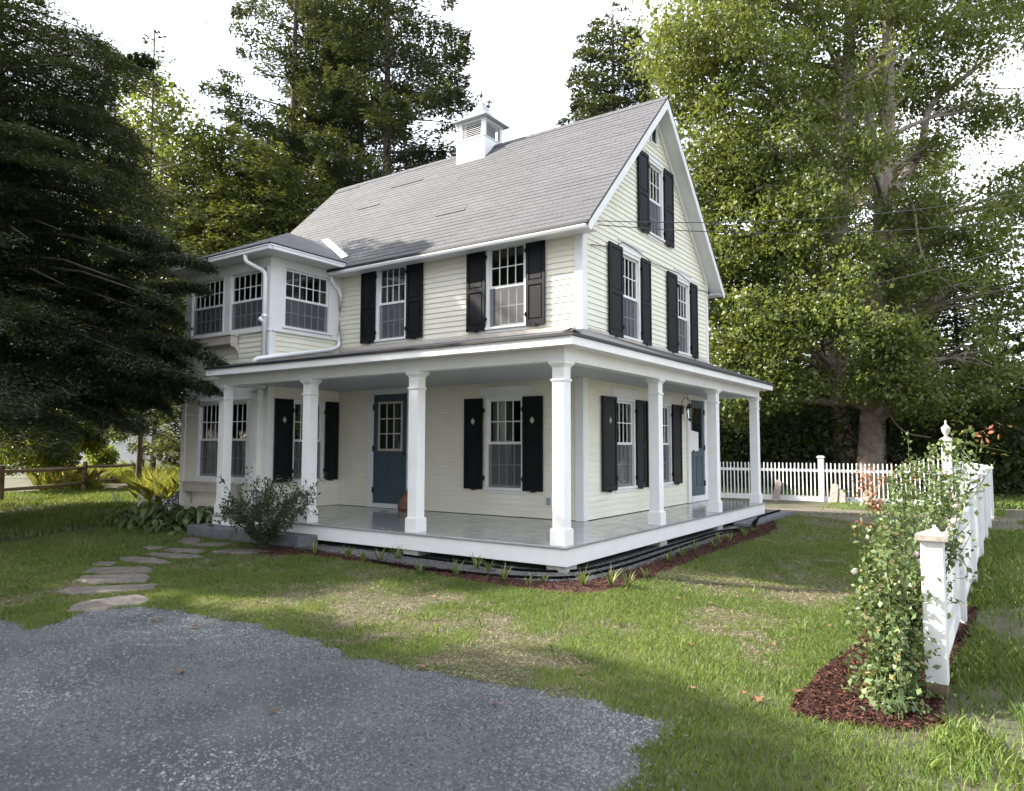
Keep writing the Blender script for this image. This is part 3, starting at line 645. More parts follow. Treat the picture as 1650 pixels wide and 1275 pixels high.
# white flashing strip where the wing roof meets the main roof
def onroof(x, y, lift=0.01):
    d = ray(x, y); n = np.array([0, -SL, 1]); kk = RZ0-SL*RY0; t_ = (kk-n@CAM)/(n@d); return CAM+t_*d+nrm*lift
fp = [np.array(p) for p in ((-8.57, 3.51, 6.431), (-8.32, 3.497, 6.418), (-6.80, 2.705, 5.618), (-6.96, 2.665, 5.578))]
mb = MB(); mb.prism([p+nrm*0.012 for p in fp], nrm*0.012); mb.build('roof_flashing', M['metalwhite'], house)

# --- wing roof
WE, WF_, WZ, WS_ = -6.62, 0.62, 5.42, 0.5; WXm = -8.46; WLe = -10.30; WA = WZ+WS_*(WE-WXm)
yv0 = RY0+(WZ-RZ0)/SL+0.02; yv1 = RY0+(WA-RZ0)/SL+0.05; ya = WF_+(WE-WXm)
def roofpoly(pts, name, mat, uvf):
    mb = MB(); n = len(pts); mb.v = [tuple(p) for p in pts]+[(p[0], p[1], p[2]-0.04) for p in pts]
    mb.f = [tuple(range(n)), tuple(range(2*n-1, n-1, -1))]+[(i, n+i, n+(i+1) % n, (i+1) % n) for i in range(n)]
    return mb.build(name, M[mat], house, uvs=uvf)
roofpoly([(WE, WF_, WZ), (WE, yv0, WZ), (WXm, yv1, WA), (WXm, ya, WA)], 'wing_roof', 'roofdark', lambda c: (c.y, (WE-c.x)*1.118))
roofpoly([(WLe, WF_, WZ), (WE, WF_, WZ), (WXm, ya, WA)], 'wing_roof', 'roofdark', lambda c: (c.x, (c.y-WF_)*1.118))
roofpoly([(WLe, yv0, WZ), (WLe, WF_, WZ), (WXm, ya, WA), (WXm, yv1, WA)], 'wing_roof', 'roofdark', lambda c: (c.y, (c.x-WLe)*1.118))
mb, bd = trim('wing_soffit', bevel=0)
mb.quad((WLe+0.05, WF_+0.05, 5.30), (WE-0.05, WF_+0.05, 5.30), (WE-0.05, HY-.2, 5.30), (WLe+0.05, HY-.2, 5.30)); bd()
mb, bd = trim('wing_gutter', 'metalwhite', 0.006)
mb.box(WLe, WE+0.0, WF_-0.03, WF_+0.05, 5.29, 5.375); mb.box(WE-0.05, WE+0.03, WF_+0.0505, 2.44, 5.29, 5.375); mb.box(WLe-0.03, WLe+0.0495, WF_+0.051, 2.44, 5.29, 5.375)
mb.box(WLe-0.012, WE+0.012, WF_-0.045, WF_-0.031, 5.355, 5.378); mb.box(WE+0.031, WE+0.045, WF_-0.03, 2.44, 5.355, 5.378); bd()
mb = MB(); mb.box(WLe-0.02, WE+0.0, WF_-0.02, WF_-0.001, 5.379, 5.418); mb.box(WE+0.001, WE+0.02, WF_-0.02, 2.46, 5.379, 5.418); mb.build('drip_edge', M['dripedge'], house)
# downspouts
def spout(pts, label):
    mb = MB(); q = []
    pts = [np.array(p, float) for p in pts]
    q.append(pts[0])
    for i in range(1, len(pts)-1):
        a, b_, c = pts[i-1], pts[i], pts[i+1]; r_ = min(0.09, np.linalg.norm(b_-a)/2.2, np.linalg.norm(c-b_)/2.2)
        d1 = (a-b_)/np.linalg.norm(a-b_); d2 = (c-b_)/np.linalg.norm(c-b_)
        for t_ in np.linspace(0, 1, 5): q.append((b_+d1*r_)*(1-t_)**2+2*b_*t_*(1-t_)+(b_+d2*r_)*t_**2)
    q.append(pts[-1]); mb.tube(q, 0.042, 12)
    for p in pts[1:-1]: pass
    o = mb.build('downspout', M['metalwhite'], house, smooth=True); o['label'] = label; return o
d1 = spout([(-7.38, 0.64, 5.30), (-7.38, 0.64, 5.17), (-7.12, 0.90, 4.98), (-7.12, 0.90, 3.36)], 'white downspout at the wing corner')
mb = MB(); mb.tube([(-7.12, 0.90, 4.10), (-7.12, 0.90, 4.16)], 0.056, 12); mb.tube([(-7.12, 0.90, 4.02), (-7.19, 0.84, 4.09)], 0.045, 10); mb.build('spout_fitting', M['metalwhite'], d1, smooth=True)
spout([(-7.0, 2.42, 5.22), (-7.0, 2.42, 5.08), (-6.99, 2.66, 4.9), (-6.99, 2.66, 3.75), (-6.98, 2.45, 3.65), (-7.0, 0.92, 3.34), (-7.1, 0.74, 3.30), (-7.16, 0.70, 3.22)], 'white downspout running down and along the porch roof')

# --- cupola
cx0, cx1, cy0, cy1 = -6.07, -5.24, 5.34, 6.17; cxm, cym = (cx0+cx1)/2, (cy0+cy1)/2
mb = MB(); mb.box(cx0, cx1, cy0, cy1, 8.0, 8.80); cu = mb.build('cupola', M['metalwhite'], house, bevel=0.006)
mb = MB(); mb.box(cx0-0.015, cx1+0.015, cy0-0.015, cy1+0.015, 8.801, 8.825)
i0 = 0.045
for (a, b_) in ((cx0+i0, cy0+i0), (cx1-i0-0.09, cy0+i0), (cx0+i0, cy1-i0-0.09), (cx1-i0-0.09, cy1-i0-0.09)): mb.box(a, a+0.09, b_, b_+0.09, 8.826, 9.27)
mb.box(cx0+i0-0.01, cx1-i0+0.01, cy0+i0-0.01, cy1-i0+0.01, 9.225, 9.28)
mb.build('louvre_frame', M['metalwhite'], cu, bevel=0.004)
mb = MB()
for i in range(9):
    z = 8.83+i*0.044
    mb.add([(cx0+.13, cy0+i0+0.0, z), (cx1-.13, cy0+i0, z), (cx1-.13, cy0+i0+0.05, z+0.042), (cx0+.13, cy0+i0+0.05, z+0.042), (cx0+.13, cy0+i0, z+.008), (cx1-.13, cy0+i0, z+.008)], [(0, 1, 2, 3), (0, 1, 5, 4)])
    mb.add([(cx1-i0, cy0+.13, z), (cx1-i0, cy1-.13, z), (cx1-i0-.05, cy1-.13, z+0.042), (cx1-i0-.05, cy0+.13, z+0.042), (cx1-i0, cy0+.13, z+.008), (cx1-i0, cy1-.13, z+.008)], [(0, 1, 2, 3), (0, 1, 5, 4)])
    mb.add([(cx0+i0, cy0+.13, z), (cx0+i0, cy1-.13, z), (cx0+i0+.05, cy1-.13, z+0.042), (cx0+i0+.05, cy0+.13, z+0.042)], [(0, 1, 2, 3)])
mb.build('louvre', M['metalwhite'], cu)
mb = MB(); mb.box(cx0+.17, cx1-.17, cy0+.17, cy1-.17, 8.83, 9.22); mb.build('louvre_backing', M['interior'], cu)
mb = MB(); prof = [(0.50, 9.275), (0.50, 9.295), (0.40, 9.345), (0.30, 9.42), (0.21, 9.52), (0.13, 9.65), (0.06, 9.79), (0.02, 9.88)]
vs = []
for r_, z in prof: vs += [(cxm-r_, cym-r_, z), (cxm+r_, cym-r_, z), (cxm+r_, cym+r_, z), (cxm-r_, cym+r_, z)]
fs = [(3, 2, 1, 0)]+[(i*4+j, i*4+(j+1) % 4, (i+1)*4+(j+1) % 4, (i+1)*4+j) for i in range(len(prof)-1) for j in range(4)]+[(28, 29, 30, 31)]
mb.add(vs, fs); mb.build('cupola_roof', M['shade_grey'], cu)
mb = MB(); mb.lathe((cxm, cym, 9.86), [(0.022, 0), (0.012, 0.06), (0.012, 0.10), (0.035, 0.13), (0.045, 0.165), (0.03, 0.20), (0.012, 0.22), (0.02, 0.25), (0.006, 0.33)], 10); mb.build('finial', M['brass'], cu, smooth=True)

# --- porch
PX0, PY1 = -7.24, 8.60
deck = MB(); deck.prism([(PX0, -0.02, 0.43), (0.02, -0.02, 0.43), (0.02, PY1, 0.43), (HX+0.02, PY1, 0.43), (HX+0.02, HY-0.02, 0.43), (WX+0.02, HY-0.02, 0.43), (WX+0.02, 1.0-0.05, 0.43), (PX0, 0.95, 0.43)], (0, 0, 0.03))
deck.build('porch_floor', M['porchfloor'], house, bevel=0.006)
mb, bd = trim('porch_skirt'); mb.box(PX0+0.02, -0.001, 0.0, 0.03, 0.22, 0.429); mb.box(-0.031, -0.0012, 0.031, PY1-0.02, 0.22, 0.429); mb.box(HX+.02, -0.032, PY1-0.05, PY1-0.021, 0.22, 0.429); mb.box(PX0+0.02, PX0+0.05, 0.031, 0.95, 0.22, 0.429); bd()
mb = MB(); mb.box(HX-0.02, HX+0.001, HY, HB, 0, 0.43); mb.box(WX, HX, HY, HY+0.02, 0, 0.43); mb.box(WX-.001, WX+.019, WY, HY, 0, 0.43); mb.box(WL, WX, WY+.0, WY+.02, -0.1, 0.13); mb.build('foundation', M['concrete'], house)
for (x, y) in ((-0.17, 0.17), (-2.55, 0.16), (-4.9, 0.16), (-0.16, 3.03), (-0.16, 5.7), (-0.16, 8.35)):
    mb = MB(); mb.box(x-0.14, x+0.14, y-0.14, y+0.14, 0.0, 0.219); mb.build('porch_pier', M['concrete'], house, bevel=0.008)
BZ = 2.745
def column(x, y):
    mb = MB(); h = 0.085
    mb.box(x-h, x+h, y-h, y+h, 0.461, BZ-0.001)
    mb.box(x-0.108, x+0.108, y-0.108, y+0.108, 0.4605, 0.655); mb.box(x-0.100, x+0.100, y-0.100, y+0.100, 0.655, 0.668)
    mb.box(x-0.101, x+0.101, y-0.101, y+0.101, 2.500, 2.522); mb.box(x-0.093, x+0.093, y-0.093, y+0.093, 2.485, 2.4995)
    for i, (e, z0, z1) in enumerate(((0.097, 2.672, 2.690), (0.108, 2.6905, 2.706), (0.122, 2.7065, BZ-0.0005))): mb.box(x-e, x+e, y-e, y+e, z0, z1)
    mb.build('porch_column', M['trim'], house, bevel=0.003, seg=2)
for x in (-0.15, -2.56, -4.855, -7.125): column(x, 0.14)
for y in (3.05, 5.76, 8.42): column(-0.14, y)
mb, bd = trim('porch_beam')
mb.box(PX0+0.02, -0.055, 0.055, 0.225, BZ, 2.93); mb.box(-0.225, -0.0552, 0.2252, PY1-0.06, BZ, 2.93); mb.box(PX0+0.02, PX0+0.19, 0.2252, 0.92, BZ, 2.93); mb.box(HX, -0.2252, PY1-0.23, PY1-0.06, BZ, 2.93); bd()
mb = MB(); mb.prism([(PX0+.19, 0.225, 2.80), (-0.225, 0.225, 2.80), (-0.225, PY1-.23, 2.80), (HX, PY1-.23, 2.80), (HX, HY, 2.80), (WX, HY, 2.80), (WX, 0.95, 2.80), (PX0+.19, 0.92, 2.80)], (0, 0, 0.012)); mb.build('porch_ceiling', M['ceiling'], house)
FX, FY = 0.19, -0.19
mb, bd = trim('porch_fascia'); mb.box(PX0-0.02, FX, FY, FY+0.025, 2.905, 3.012); mb.box(FX-0.025, FX-0.0002, FY+0.0252, PY1+0.10, 2.905, 3.012); mb.box(PX0-0.02, PX0+0.005, FY+0.0252, 0.95, 2.905, 3.012); mb.box(HX, FX-0.0252, PY1+0.075, PY1+0.10, 2.905, 3.012); bd()
mb, bd = trim('porch_soffit', bevel=0); mb.prism([(PX0, FY+.02, 2.915), (FX-.02, FY+.02, 2.915), (FX-.02, PY1+.08, 2.915), (-0.06, PY1+.08, 2.915), (-0.06, 0.06, 2.915), (PX0, 0.06, 2.915)], (0, 0, 0.01)); bd()
jz = 3.62
roofpoly([(PX0-.03, FY-.015, 3.052), (FX+.015, FY-.015, 3.052), (HX+.005, HY-.005, jz), (WX+.01, HY-.005, jz), (WX+.01, 0.99, 3.29), (PX0-.03, 0.99, 3.29)], 'porch_roof', 'roof', lambda c: (c.x, (c.y-FY)*1.02))
roofpoly([(FX+.015, FY-.015, 3.052), (FX+.015, PY1+.12, 3.052), (HX+.005, PY1+.12, jz-0.02), (HX+.005, HY-.005, jz)], 'porch_roof', 'roof', lambda c: (c.y, (FX-c.x)*1.06))
mb = MB(); mb.box(PX0-.03, FX+.026, FY-.026, FY-.001, 3.0135, 3.046); mb.box(FX+.001, FX+.027, FY-.001, PY1+.115, 3.0135, 3.046); mb.build('drip_edge', M['dripedge'], house)
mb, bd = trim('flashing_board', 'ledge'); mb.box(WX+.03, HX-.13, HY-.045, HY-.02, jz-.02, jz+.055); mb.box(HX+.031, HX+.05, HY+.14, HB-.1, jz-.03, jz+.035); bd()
# curled shingle caps at the porch hip
mb = MB()
for i in range(5):
    a = np.array([0.19, -0.19, 3.062])+np.array([-0.38, 0.75, 0.145])*0.32*i
    for sg in (np.array([-0.12, -0.02, -0.005]), np.array([0.03, 0.12, -0.012])):
        mb.quad(a+[0, 0, .018+.02*(i == 0)], a+np.array([-0.14, 0.27, 0.056])+[0, 0, .012], a+np.array([-0.14, 0.27, 0.05])+sg, a+sg+[0, 0, .008*(i == 0)])
mb.build('hip_cap', M['roofdark'], house, uvs=lambda c: (c.x, c.y))
# lean-to beyond the wing
SVX, SVY = -10.27, 1.35
clap(lambda u, n, z: (u, SVY-n, z), SVX+0.11, WL, 0.1, 2.75); clap(lambda u, n, z: (SVX-n, u, z), SVY, 2.75, 0.1, 2.75)
mb, bd = trim('corner_board', 'ledge'); mb.box(SVX-0.02, SVX+0.11, SVY-0.03, SVY-0.001, 0.1, 2.78); bd()
roofpoly([(SVX-.1, SVY-.12, 2.76), (WL, SVY-.12, 3.0), (WL, 2.75, 3.0), (SVX-.1, 2.75, 2.76)], 'lean_to_roof', 'roofdark', lambda c: (c.y, c.x))
# sloping cellar hatch
mb = MB(); mb.prism([(WL-0.03, 1.1, 0.0), (WL-0.03, 1.1, 0.86), (-10.9, 1.1, 0.32), (-10.9, 1.1, 0.0)], (0, 0.95, 0)); o = mb.build('cellar_hatch', M['door'], house, bevel=0.01); o['label'] = 'blue sloping cellar hatch beside the wing'
# wall lantern, outlet box, doorbell, conduit
mb = MB(); ly, lz, lx = 7.08, 2.42, HX+0.19
mb.lathe((lx, ly, lz-.17), [(0.012, -.05), (0.03, -.02), (0.05, 0), (0.055, 0.012)], 6)
for j in range(6):
    a = 2*math.pi*j/6; mb.tube([(lx+.048*math.cos(a), ly+.048*math.sin(a), lz-.16), (lx+.075*math.cos(a), ly+.075*math.sin(a), lz+.06)], 0.006, 5)
mb.lathe((lx, ly, lz+.06), [(0.085, 0), (0.085, .012), (0.05, .05), (0.028, .06), (0.028, .085), (0.006, .10), (0.006, .13)], 6)
arc = [(lx-.19+.0, ly, lz-.02), (lx-.13, ly, lz+.14)]+[(lx-.06+.09*math.cos(a), ly, lz+.17+.07*math.sin(a)) for a in np.linspace(math.pi*.9, 0, 7)]
mb.tube([(lx-.19, ly, lz+.05), (lx-.10, ly, lz+.09), (lx, ly, lz+.17)], .009, 6); mb.tube([(lx-.185, ly, lz-.0), (lx-.17, ly, lz+.20), (lx-.11, ly, lz+.29), (lx-.04, ly, lz+.27), (lx, ly, lz+.17)], .008, 6)
mb.box(HX+.016, HX+.035, ly-.055, ly+.055, lz-.06, lz+.13)
wl = mb.build('wall_lantern', M['brass'], house); mb = MB(); mb.lathe((lx, ly, lz-.15), [(0.04, 0), (0.066, .2)], 6); mb.build('lantern_glass', M['glass'], wl)
mb = MB(); mb.lathe((lx, ly, lz-.15), [(0.012, 0), (0.012, .10), (0.004, .13)], 8); mb.build('candle', M['trim'], wl)
mb = MB(); bxm(mb, mF, -1.99, -1.86, 0.02, 0.03, .66, .86); o = mb.build('outlet_plate', M['trim'], house, bevel=.004); mb = MB(); bxm(mb, mF, -1.955, -1.885, .0305, .05, .70, .82); mb.build('outlet_cover', M['porchfloor'], o)
mb = MB(); bxm(mb, mF, -4.98, -4.94, .02, .06, 2.18, 2.36); mb.build('doorbell_box', M['black'], house)
mb = MB(); mb.tube([(HX+.03, 7.30, .47), (HX+.03, 7.30, 2.30)], .006, 5); mb.build('conduit', M['ledge'], house)
# electric cable draped across the gable
pts = [mG(3.0, .04, 5.20), mG(3.25, .04, 5.24), mG(3.9, .045, 5.36), mG(4.2, .05, 5.52), mG(4.8, .05, 5.50), mG(5.6, .04, 5.42), mG(6.2, .045, 5.44), mG(6.9, .05, 5.49), mG(7.5, .05, 5.42), mG(8.1, .04, 5.33), mG(8.62, .04, 5.40), mG(8.70, .05, 5.34)]
pts = [p+np.array([0, 0, -.12]) for p in map(np.array, pts)]
mb = MB(); mb.tube(pts, .008, 5); mb.build('wall_cable', M['screenwire'], house)
# ------------------------------------------------------------------ ground surfaces
def sheet(name, poly, z, mat, kind='structure'):
    mb = MB(); mb.poly([(p[0], p[1], z) for p in poly]); o = mb.build(name, M[mat]); o['kind'] = kind; return o
xs = np.concatenate([-np.geomspace(320, 20, 16), np.arange(-17, 8.1, .3), np.geomspace(10, 320, 16)]); n = len(xs)
GXX, GYY = np.meshgrid(xs, xs+2); V = np.stack([GXX.ravel(), GYY.ravel(), zbed(GXX.ravel(), GYY.ravel())], 1)
F = np.array([(i*n+j, i*n+j+1, (i+1)*n+j+1, (i+1)*n+j) for i in range(n-1) for j in range(n-1)])
o = npobj('ground', V, F, M['lawn']); o['kind'] = 'structure'
GB = G
def gridsheet(name, poly, z, mat, step=0.05):
    P_ = np.array([p[:2] for p in poly]); lo = P_.min(0); nx, ny = (np.ceil((P_.max(0)-lo)/step)).astype(int)+1
    ix, iy = np.meshgrid(np.arange(nx), np.arange(ny), indexing='ij'); X = lo[0]+ix*step; Y = lo[1]+iy*step
    cx_, cy_ = X[:-1, :-1].ravel()+step/2, Y[:-1, :-1].ravel()+step/2; ok = inpoly(cx_, cy_, poly)
    id_ = (ix*ny+iy); F = np.stack([id_[:-1, :-1], id_[1:, :-1], id_[1:, 1:], id_[:-1, 1:]], -1).reshape(-1, 4)[ok]
    V = np.stack([X.ravel(), Y.ravel(), z+zbed(X.ravel(), Y.ravel())], 1); u, inv = np.unique(F, return_inverse=True)
    o = npobj(name, V[u], inv.reshape(-1, 4), M[mat]); o['kind'] = 'structure'; return o
def wob(poly, amp, step, seed):
    "subdivide a polygon's edges and make them wander"
    g = np.random.default_rng(seed); out = []
    for i in range(len(poly)):
        a = np.array(poly[i][:2], float); b = np.array(poly[(i+1) % len(poly)][:2], float); k = max(1, int(np.linalg.norm(b-a)/step))
        for j in range(k): out.append(a+(b-a)*j/k+(g.normal(size=2)*amp if j or True else 0))
    return out
GP = lambda pts: [tuple(G(x, y)[:2]) for x, y in pts]
drive0 = GP([(60, 1012), (100, 1003), (150, 988), (200, 981), (240, 980), (300, 989), (360, 1002), (430, 1010), (480, 1027), (560, 1054), (640, 1075), (700, 1088), (800, 1100), (900, 1121), (980, 1143), (1060, 1158), (1072, 1180), (1040, 1210), (1000, 1275)])
drive0 = drive0+[(2.6, -9.5), (-9.5, -9.5), (-9.5, -4.6), (-6.0, -4.9), (-4.0, -4.7)]
drive = wob(drive0, 0.05, 0.13, 3)
gridsheet('gravel_driveway', drive, 0.006, 'gravel', .06)
bedL = GP([(400, 893), (440, 897), (500, 896), (560, 905), (620, 913), (700, 927), (790, 943), (870, 954), (930, 959), (975, 956), (1020, 942), (1070, 924), (1130, 899), (1190, 878), (1240, 862), (1252, 853)])
bed0 = bedL+[(0.35, 8.0), (0.1, 8.0), (0.1, 0.0), (-4.9, 0.0)]
bed = wob(bed0, 0.025, 0.14, 5)
gridsheet('mulch_bed', bed, 0.007, 'mulchbed')
grv0 = [tuple(GB(x, y, .01)[:2]) for x, y in [(470, 884), (520, 888), (600, 902), (700, 916), (800, 930), (880, 939), (950, 937), (1000, 923), (1050, 907), (1110, 885), (1165, 867)]]+[(0.1, 6.5), (-0.2, 6.5), (-0.25, 0.25), (-4.9, 0.25)]
grv = wob(grv0, 0.02, 0.14, 6)
gridsheet('gravel_strip', grv, 0.012, 'gravelbed')
under = [(PX0, 0.1), (-0.1, 0.1), (-0.1, 8.5), (HX, 8.5), (HX, HY), (WX, HY), (WX, 1.0), (PX0, 1.0)]
sheet('soil_under_porch', under, 0.136, 'dirt')
rb0 = GP([(1278, 1150), (1290, 1120), (1320, 1085), (1370, 1050), (1400, 1015), (1410, 985), (1420, 960)])+[(3.6, 1.2), (4.15, 1.4), (4.05, -2.1), (4.12, -2.6)]+GP([(1500, 1178), (1440, 1180), (1380, 1172), (1320, 1168)])
rb = wob(rb0, 0.015, 0.1, 8)
gridsheet('rose_bed', rb, 0.006, 'mulchbed', .04)
dirt = wob([(0.1, 10.6), (1.6, 9.6), (3.2, 9.4), (4.6, 9.8), (4.6, 13.2), (0.2, 13.6), (-1.0, 12.6), (-1.2, 11)], 0.06, 0.4, 9)
gridsheet('bare_soil_patch', dirt, 0.006, 'dirt', .1)

def chips(name, poly, n, mat, z, Lr, Wr, g, kind='stuff', piece='flat'):
    P_ = np.array([p[:2] for p in poly]); lo = P_.min(0); hi = P_.max(0); A = (hi-lo).prod()
    c = g.uniform(lo, hi, (int(n), 2)); c = c[inpoly(c[:, 0], c[:, 1], poly)]
    return c
def stones(name, c, mat, z, smin, smax, g, flat=0.6):
    "irregular crushed stones: 5-corner wedges"
    n = len(c); s = (smin+(smax-smin)*g.random(n)**3)[:, None, None]
    base = np.array([[1, 0.1, 0], [0.15, 1, 0], [-1, 0.3, 0], [-0.35, -0.9, 0], [0.1, 0.05, 1.0]])
    v = base[None]+g.normal(size=(n, 5, 3))*0.28; th = g.uniform(0, 6.283, n); cs, sn = np.cos(th)[:, None], np.sin(th)[:, None]
    x = v[:, :, 0]*cs-v[:, :, 1]*sn; y = v[:, :, 0]*sn+v[:, :, 1]*cs
    V = np.stack([x, y, v[:, :, 2]*flat], 2)*s*0.5; V[:, :4, 2] = V[:, :4, 2]*0.5-0.1*s[:, :, 0]
    V += np.c_[c, z+zbed(c[:, 0], c[:, 1])][:, None, :]
    f = np.array([[0, 1, 4], [1, 2, 4], [2, 3, 4], [3, 0, 4]]); F = (f[None]+5*np.arange(n)[:, None, None]).reshape(-1, 3)
    r = (g.random(n)*.7+vn(np.c_[c, np.zeros(n)], 1.1, 14)*.42-.08).clip(0, 1)
    o = npobj(name, V.reshape(-1, 3), F, M[mat], None, np.repeat(r, 4)); o['kind'] = 'stuff'
    return o
g = np.random.default_rng(11)
dp = np.array([p[:2] for p in drive])
c = np.concatenate([g.uniform((-5.5, -6.8), (3.2, -3.2), (330000, 2)), g.uniform((1.0, -6.2), (3.6, -3.2), (90000, 2))]); js = np.where(g.random(len(c)) < .25, .16, .04); c = c[inpoly(c[:, 0]+g.normal(size=len(c))*js, c[:, 1]+g.normal(size=len(c))*js, drive)]
dn = vn(np.c_[c, np.zeros(len(c))], 1.6, 4)*0.6+vn(np.c_[c, np.zeros(len(c))], 5, 5)*0.4
edge = np.exp(-((c[:, 1]+3.6)/0.35)**2)*0.25
c = c[g.random(len(c)) < ((dn-0.22)*2.0+edge).clip(0.42, 1)]
stones('driveway_gravel', c, 'stones', 0.005, 0.008, 0.036, g)['label'] = 'crushed bluestone covering the driveway'
c = g.uniform((-6, -0.6), (1.2, 7.0), (140000, 2)); c = c[inpoly(c[:, 0], c[:, 1], grv)]
stones('bed_gravel', c, 'bedstones', 0.012, 0.016, 0.036, g)['label'] = 'pale crushed stone along the porch edge'
def mulch(name, poly, lo, hi, n, label):
    c = g.uniform(lo, hi, (n, 2)); c = c[inpoly(c[:, 0], c[:, 1], poly)]; c = c[~inpoly(c[:, 0]+g.normal(size=len(c))*.02, c[:, 1]+g.normal(size=len(c))*.02, grv)]
    k = len(c); T = g.normal(size=(k, 3)); T[:, 2] *= 0.3; Nn = g.normal(size=(k, 3))*0.5+[0, 0, 1]
    Ls = g.uniform(0.015, 0.055, k); V, F = leafquads(np.c_[c, 0.012+0.02*g.random(k)+zbed(c[:, 0], c[:, 1])], T, unit(Nn), Ls, Ls*g.uniform(0.16, 0.34, k), 0.05)
    o = npobj(name, V, F, M['chips'], None, g.random(k)); o['kind'] = 'stuff'; o['label'] = label
mulch('bark_mulch', bed, (-6.2, -1.0), (1.4, 8.2), 190000, 'red brown bark mulch around the porch')
mulch('bark_mulch', rb, (3.0, -3.2), (4.3, 1.5), 60000, 'red brown bark mulch under the roses')

# ------------------------------------------------------------------ lawn grass
stonepx = [
 [(107, 984), (118, 972), (150, 966), (196, 959), (228, 956), (240, 962), (236, 972), (190, 978), (150, 985)],
 [(89, 953), (105, 947), (150, 945), (200, 943), (252, 941), (250, 948), (214, 952), (160, 956), (108, 957)],
 [(120, 935), (133, 929), (180, 926), (240, 925), (243, 931), (236, 938), (190, 940), (145, 941)],
 [(133, 921), (146, 915), (190, 913), (240, 912), (248, 917), (243, 923), (200, 924), (150, 924)],
 [(144, 910), (160, 905), (187, 905), (190, 909), (170, 912), (150, 912)],
 [(192, 900), (210, 897), (250, 899), (276, 904), (274, 909), (240, 908), (200, 906)],
 [(233, 894), (245, 890), (290, 891), (325, 893), (331, 896), (300, 900), (260, 899)],
 [(261, 888), (280, 883), (320, 883), (336, 886), (325, 890), (280, 891)],
 [(224, 884), (240, 879), (262, 880), (264, 884), (240, 887)],
 [(283, 874), (300, 865), (315, 864), (325, 869), (318, 876), (298, 878)],
 [(307, 879), (330, 874), (370, 874), (381, 877), (360, 880), (330, 881)],
 [(341, 891), (370, 886), (410, 884), (440, 884), (436, 889), (400, 893), (350, 893)]]
stonelab = ['long pinkish stepping stone touching the gravel driveway', 'longest grey stepping stone, second from the driveway', 'brownish stepping stone, third from the driveway', 'stepping stone fourth from the driveway, rounded right end', 'small half buried stepping stone at the left of the bend', 'stepping stone at the bend of the path in lighter grass', 'pale stepping stone just past the bend towards the granite step', 'narrow grey stepping stone between two pale ones before the step', 'small stepping stone beside the leafy hosta', 'upright edged stepping stone against the hosta and granite step', 'flat stepping stone directly in front of the granite step', 'wide stepping stone ending at the mulch by the dark shrub']
stonepolys = []
for k, pp in enumerate(stonepx):
    pl = [G(x, y, 0.02)[:2] for x, y in pp]; c0 = np.mean(pl, 0)
    pl = wob(pl, 0.018, 0.12, 40+k); stonepolys.append(pl)
    me = MB(); nn = len(pl); top = 0.020+0.006*(k % 3)
    loc = [p-c0 for p in pl]
    vs = [(p[0], p[1], -0.02) for p in loc]+[(p[0]*0.985, p[1]*0.985, top-0.012) for p in loc]+[(p[0]*0.92, p[1]*0.90, top) for p in loc]
    fs = [(i, (i+1) % nn, nn+(i+1) % nn, nn+i) for i in range(nn)]+[(nn+i, nn+(i+1) % nn, 2*nn+(i+1) % nn, 2*nn+i) for i in range(nn)]+[tuple(range(2*nn, 3*nn))]
    me.add(vs, fs); o = me.build('stepping_stone', M['flagstone']); o.location = (c0[0], c0[1], float(zbed(*c0)))
    tag(o, stonelab[k], 'stepping stone', 'stepping stones across the lawn')

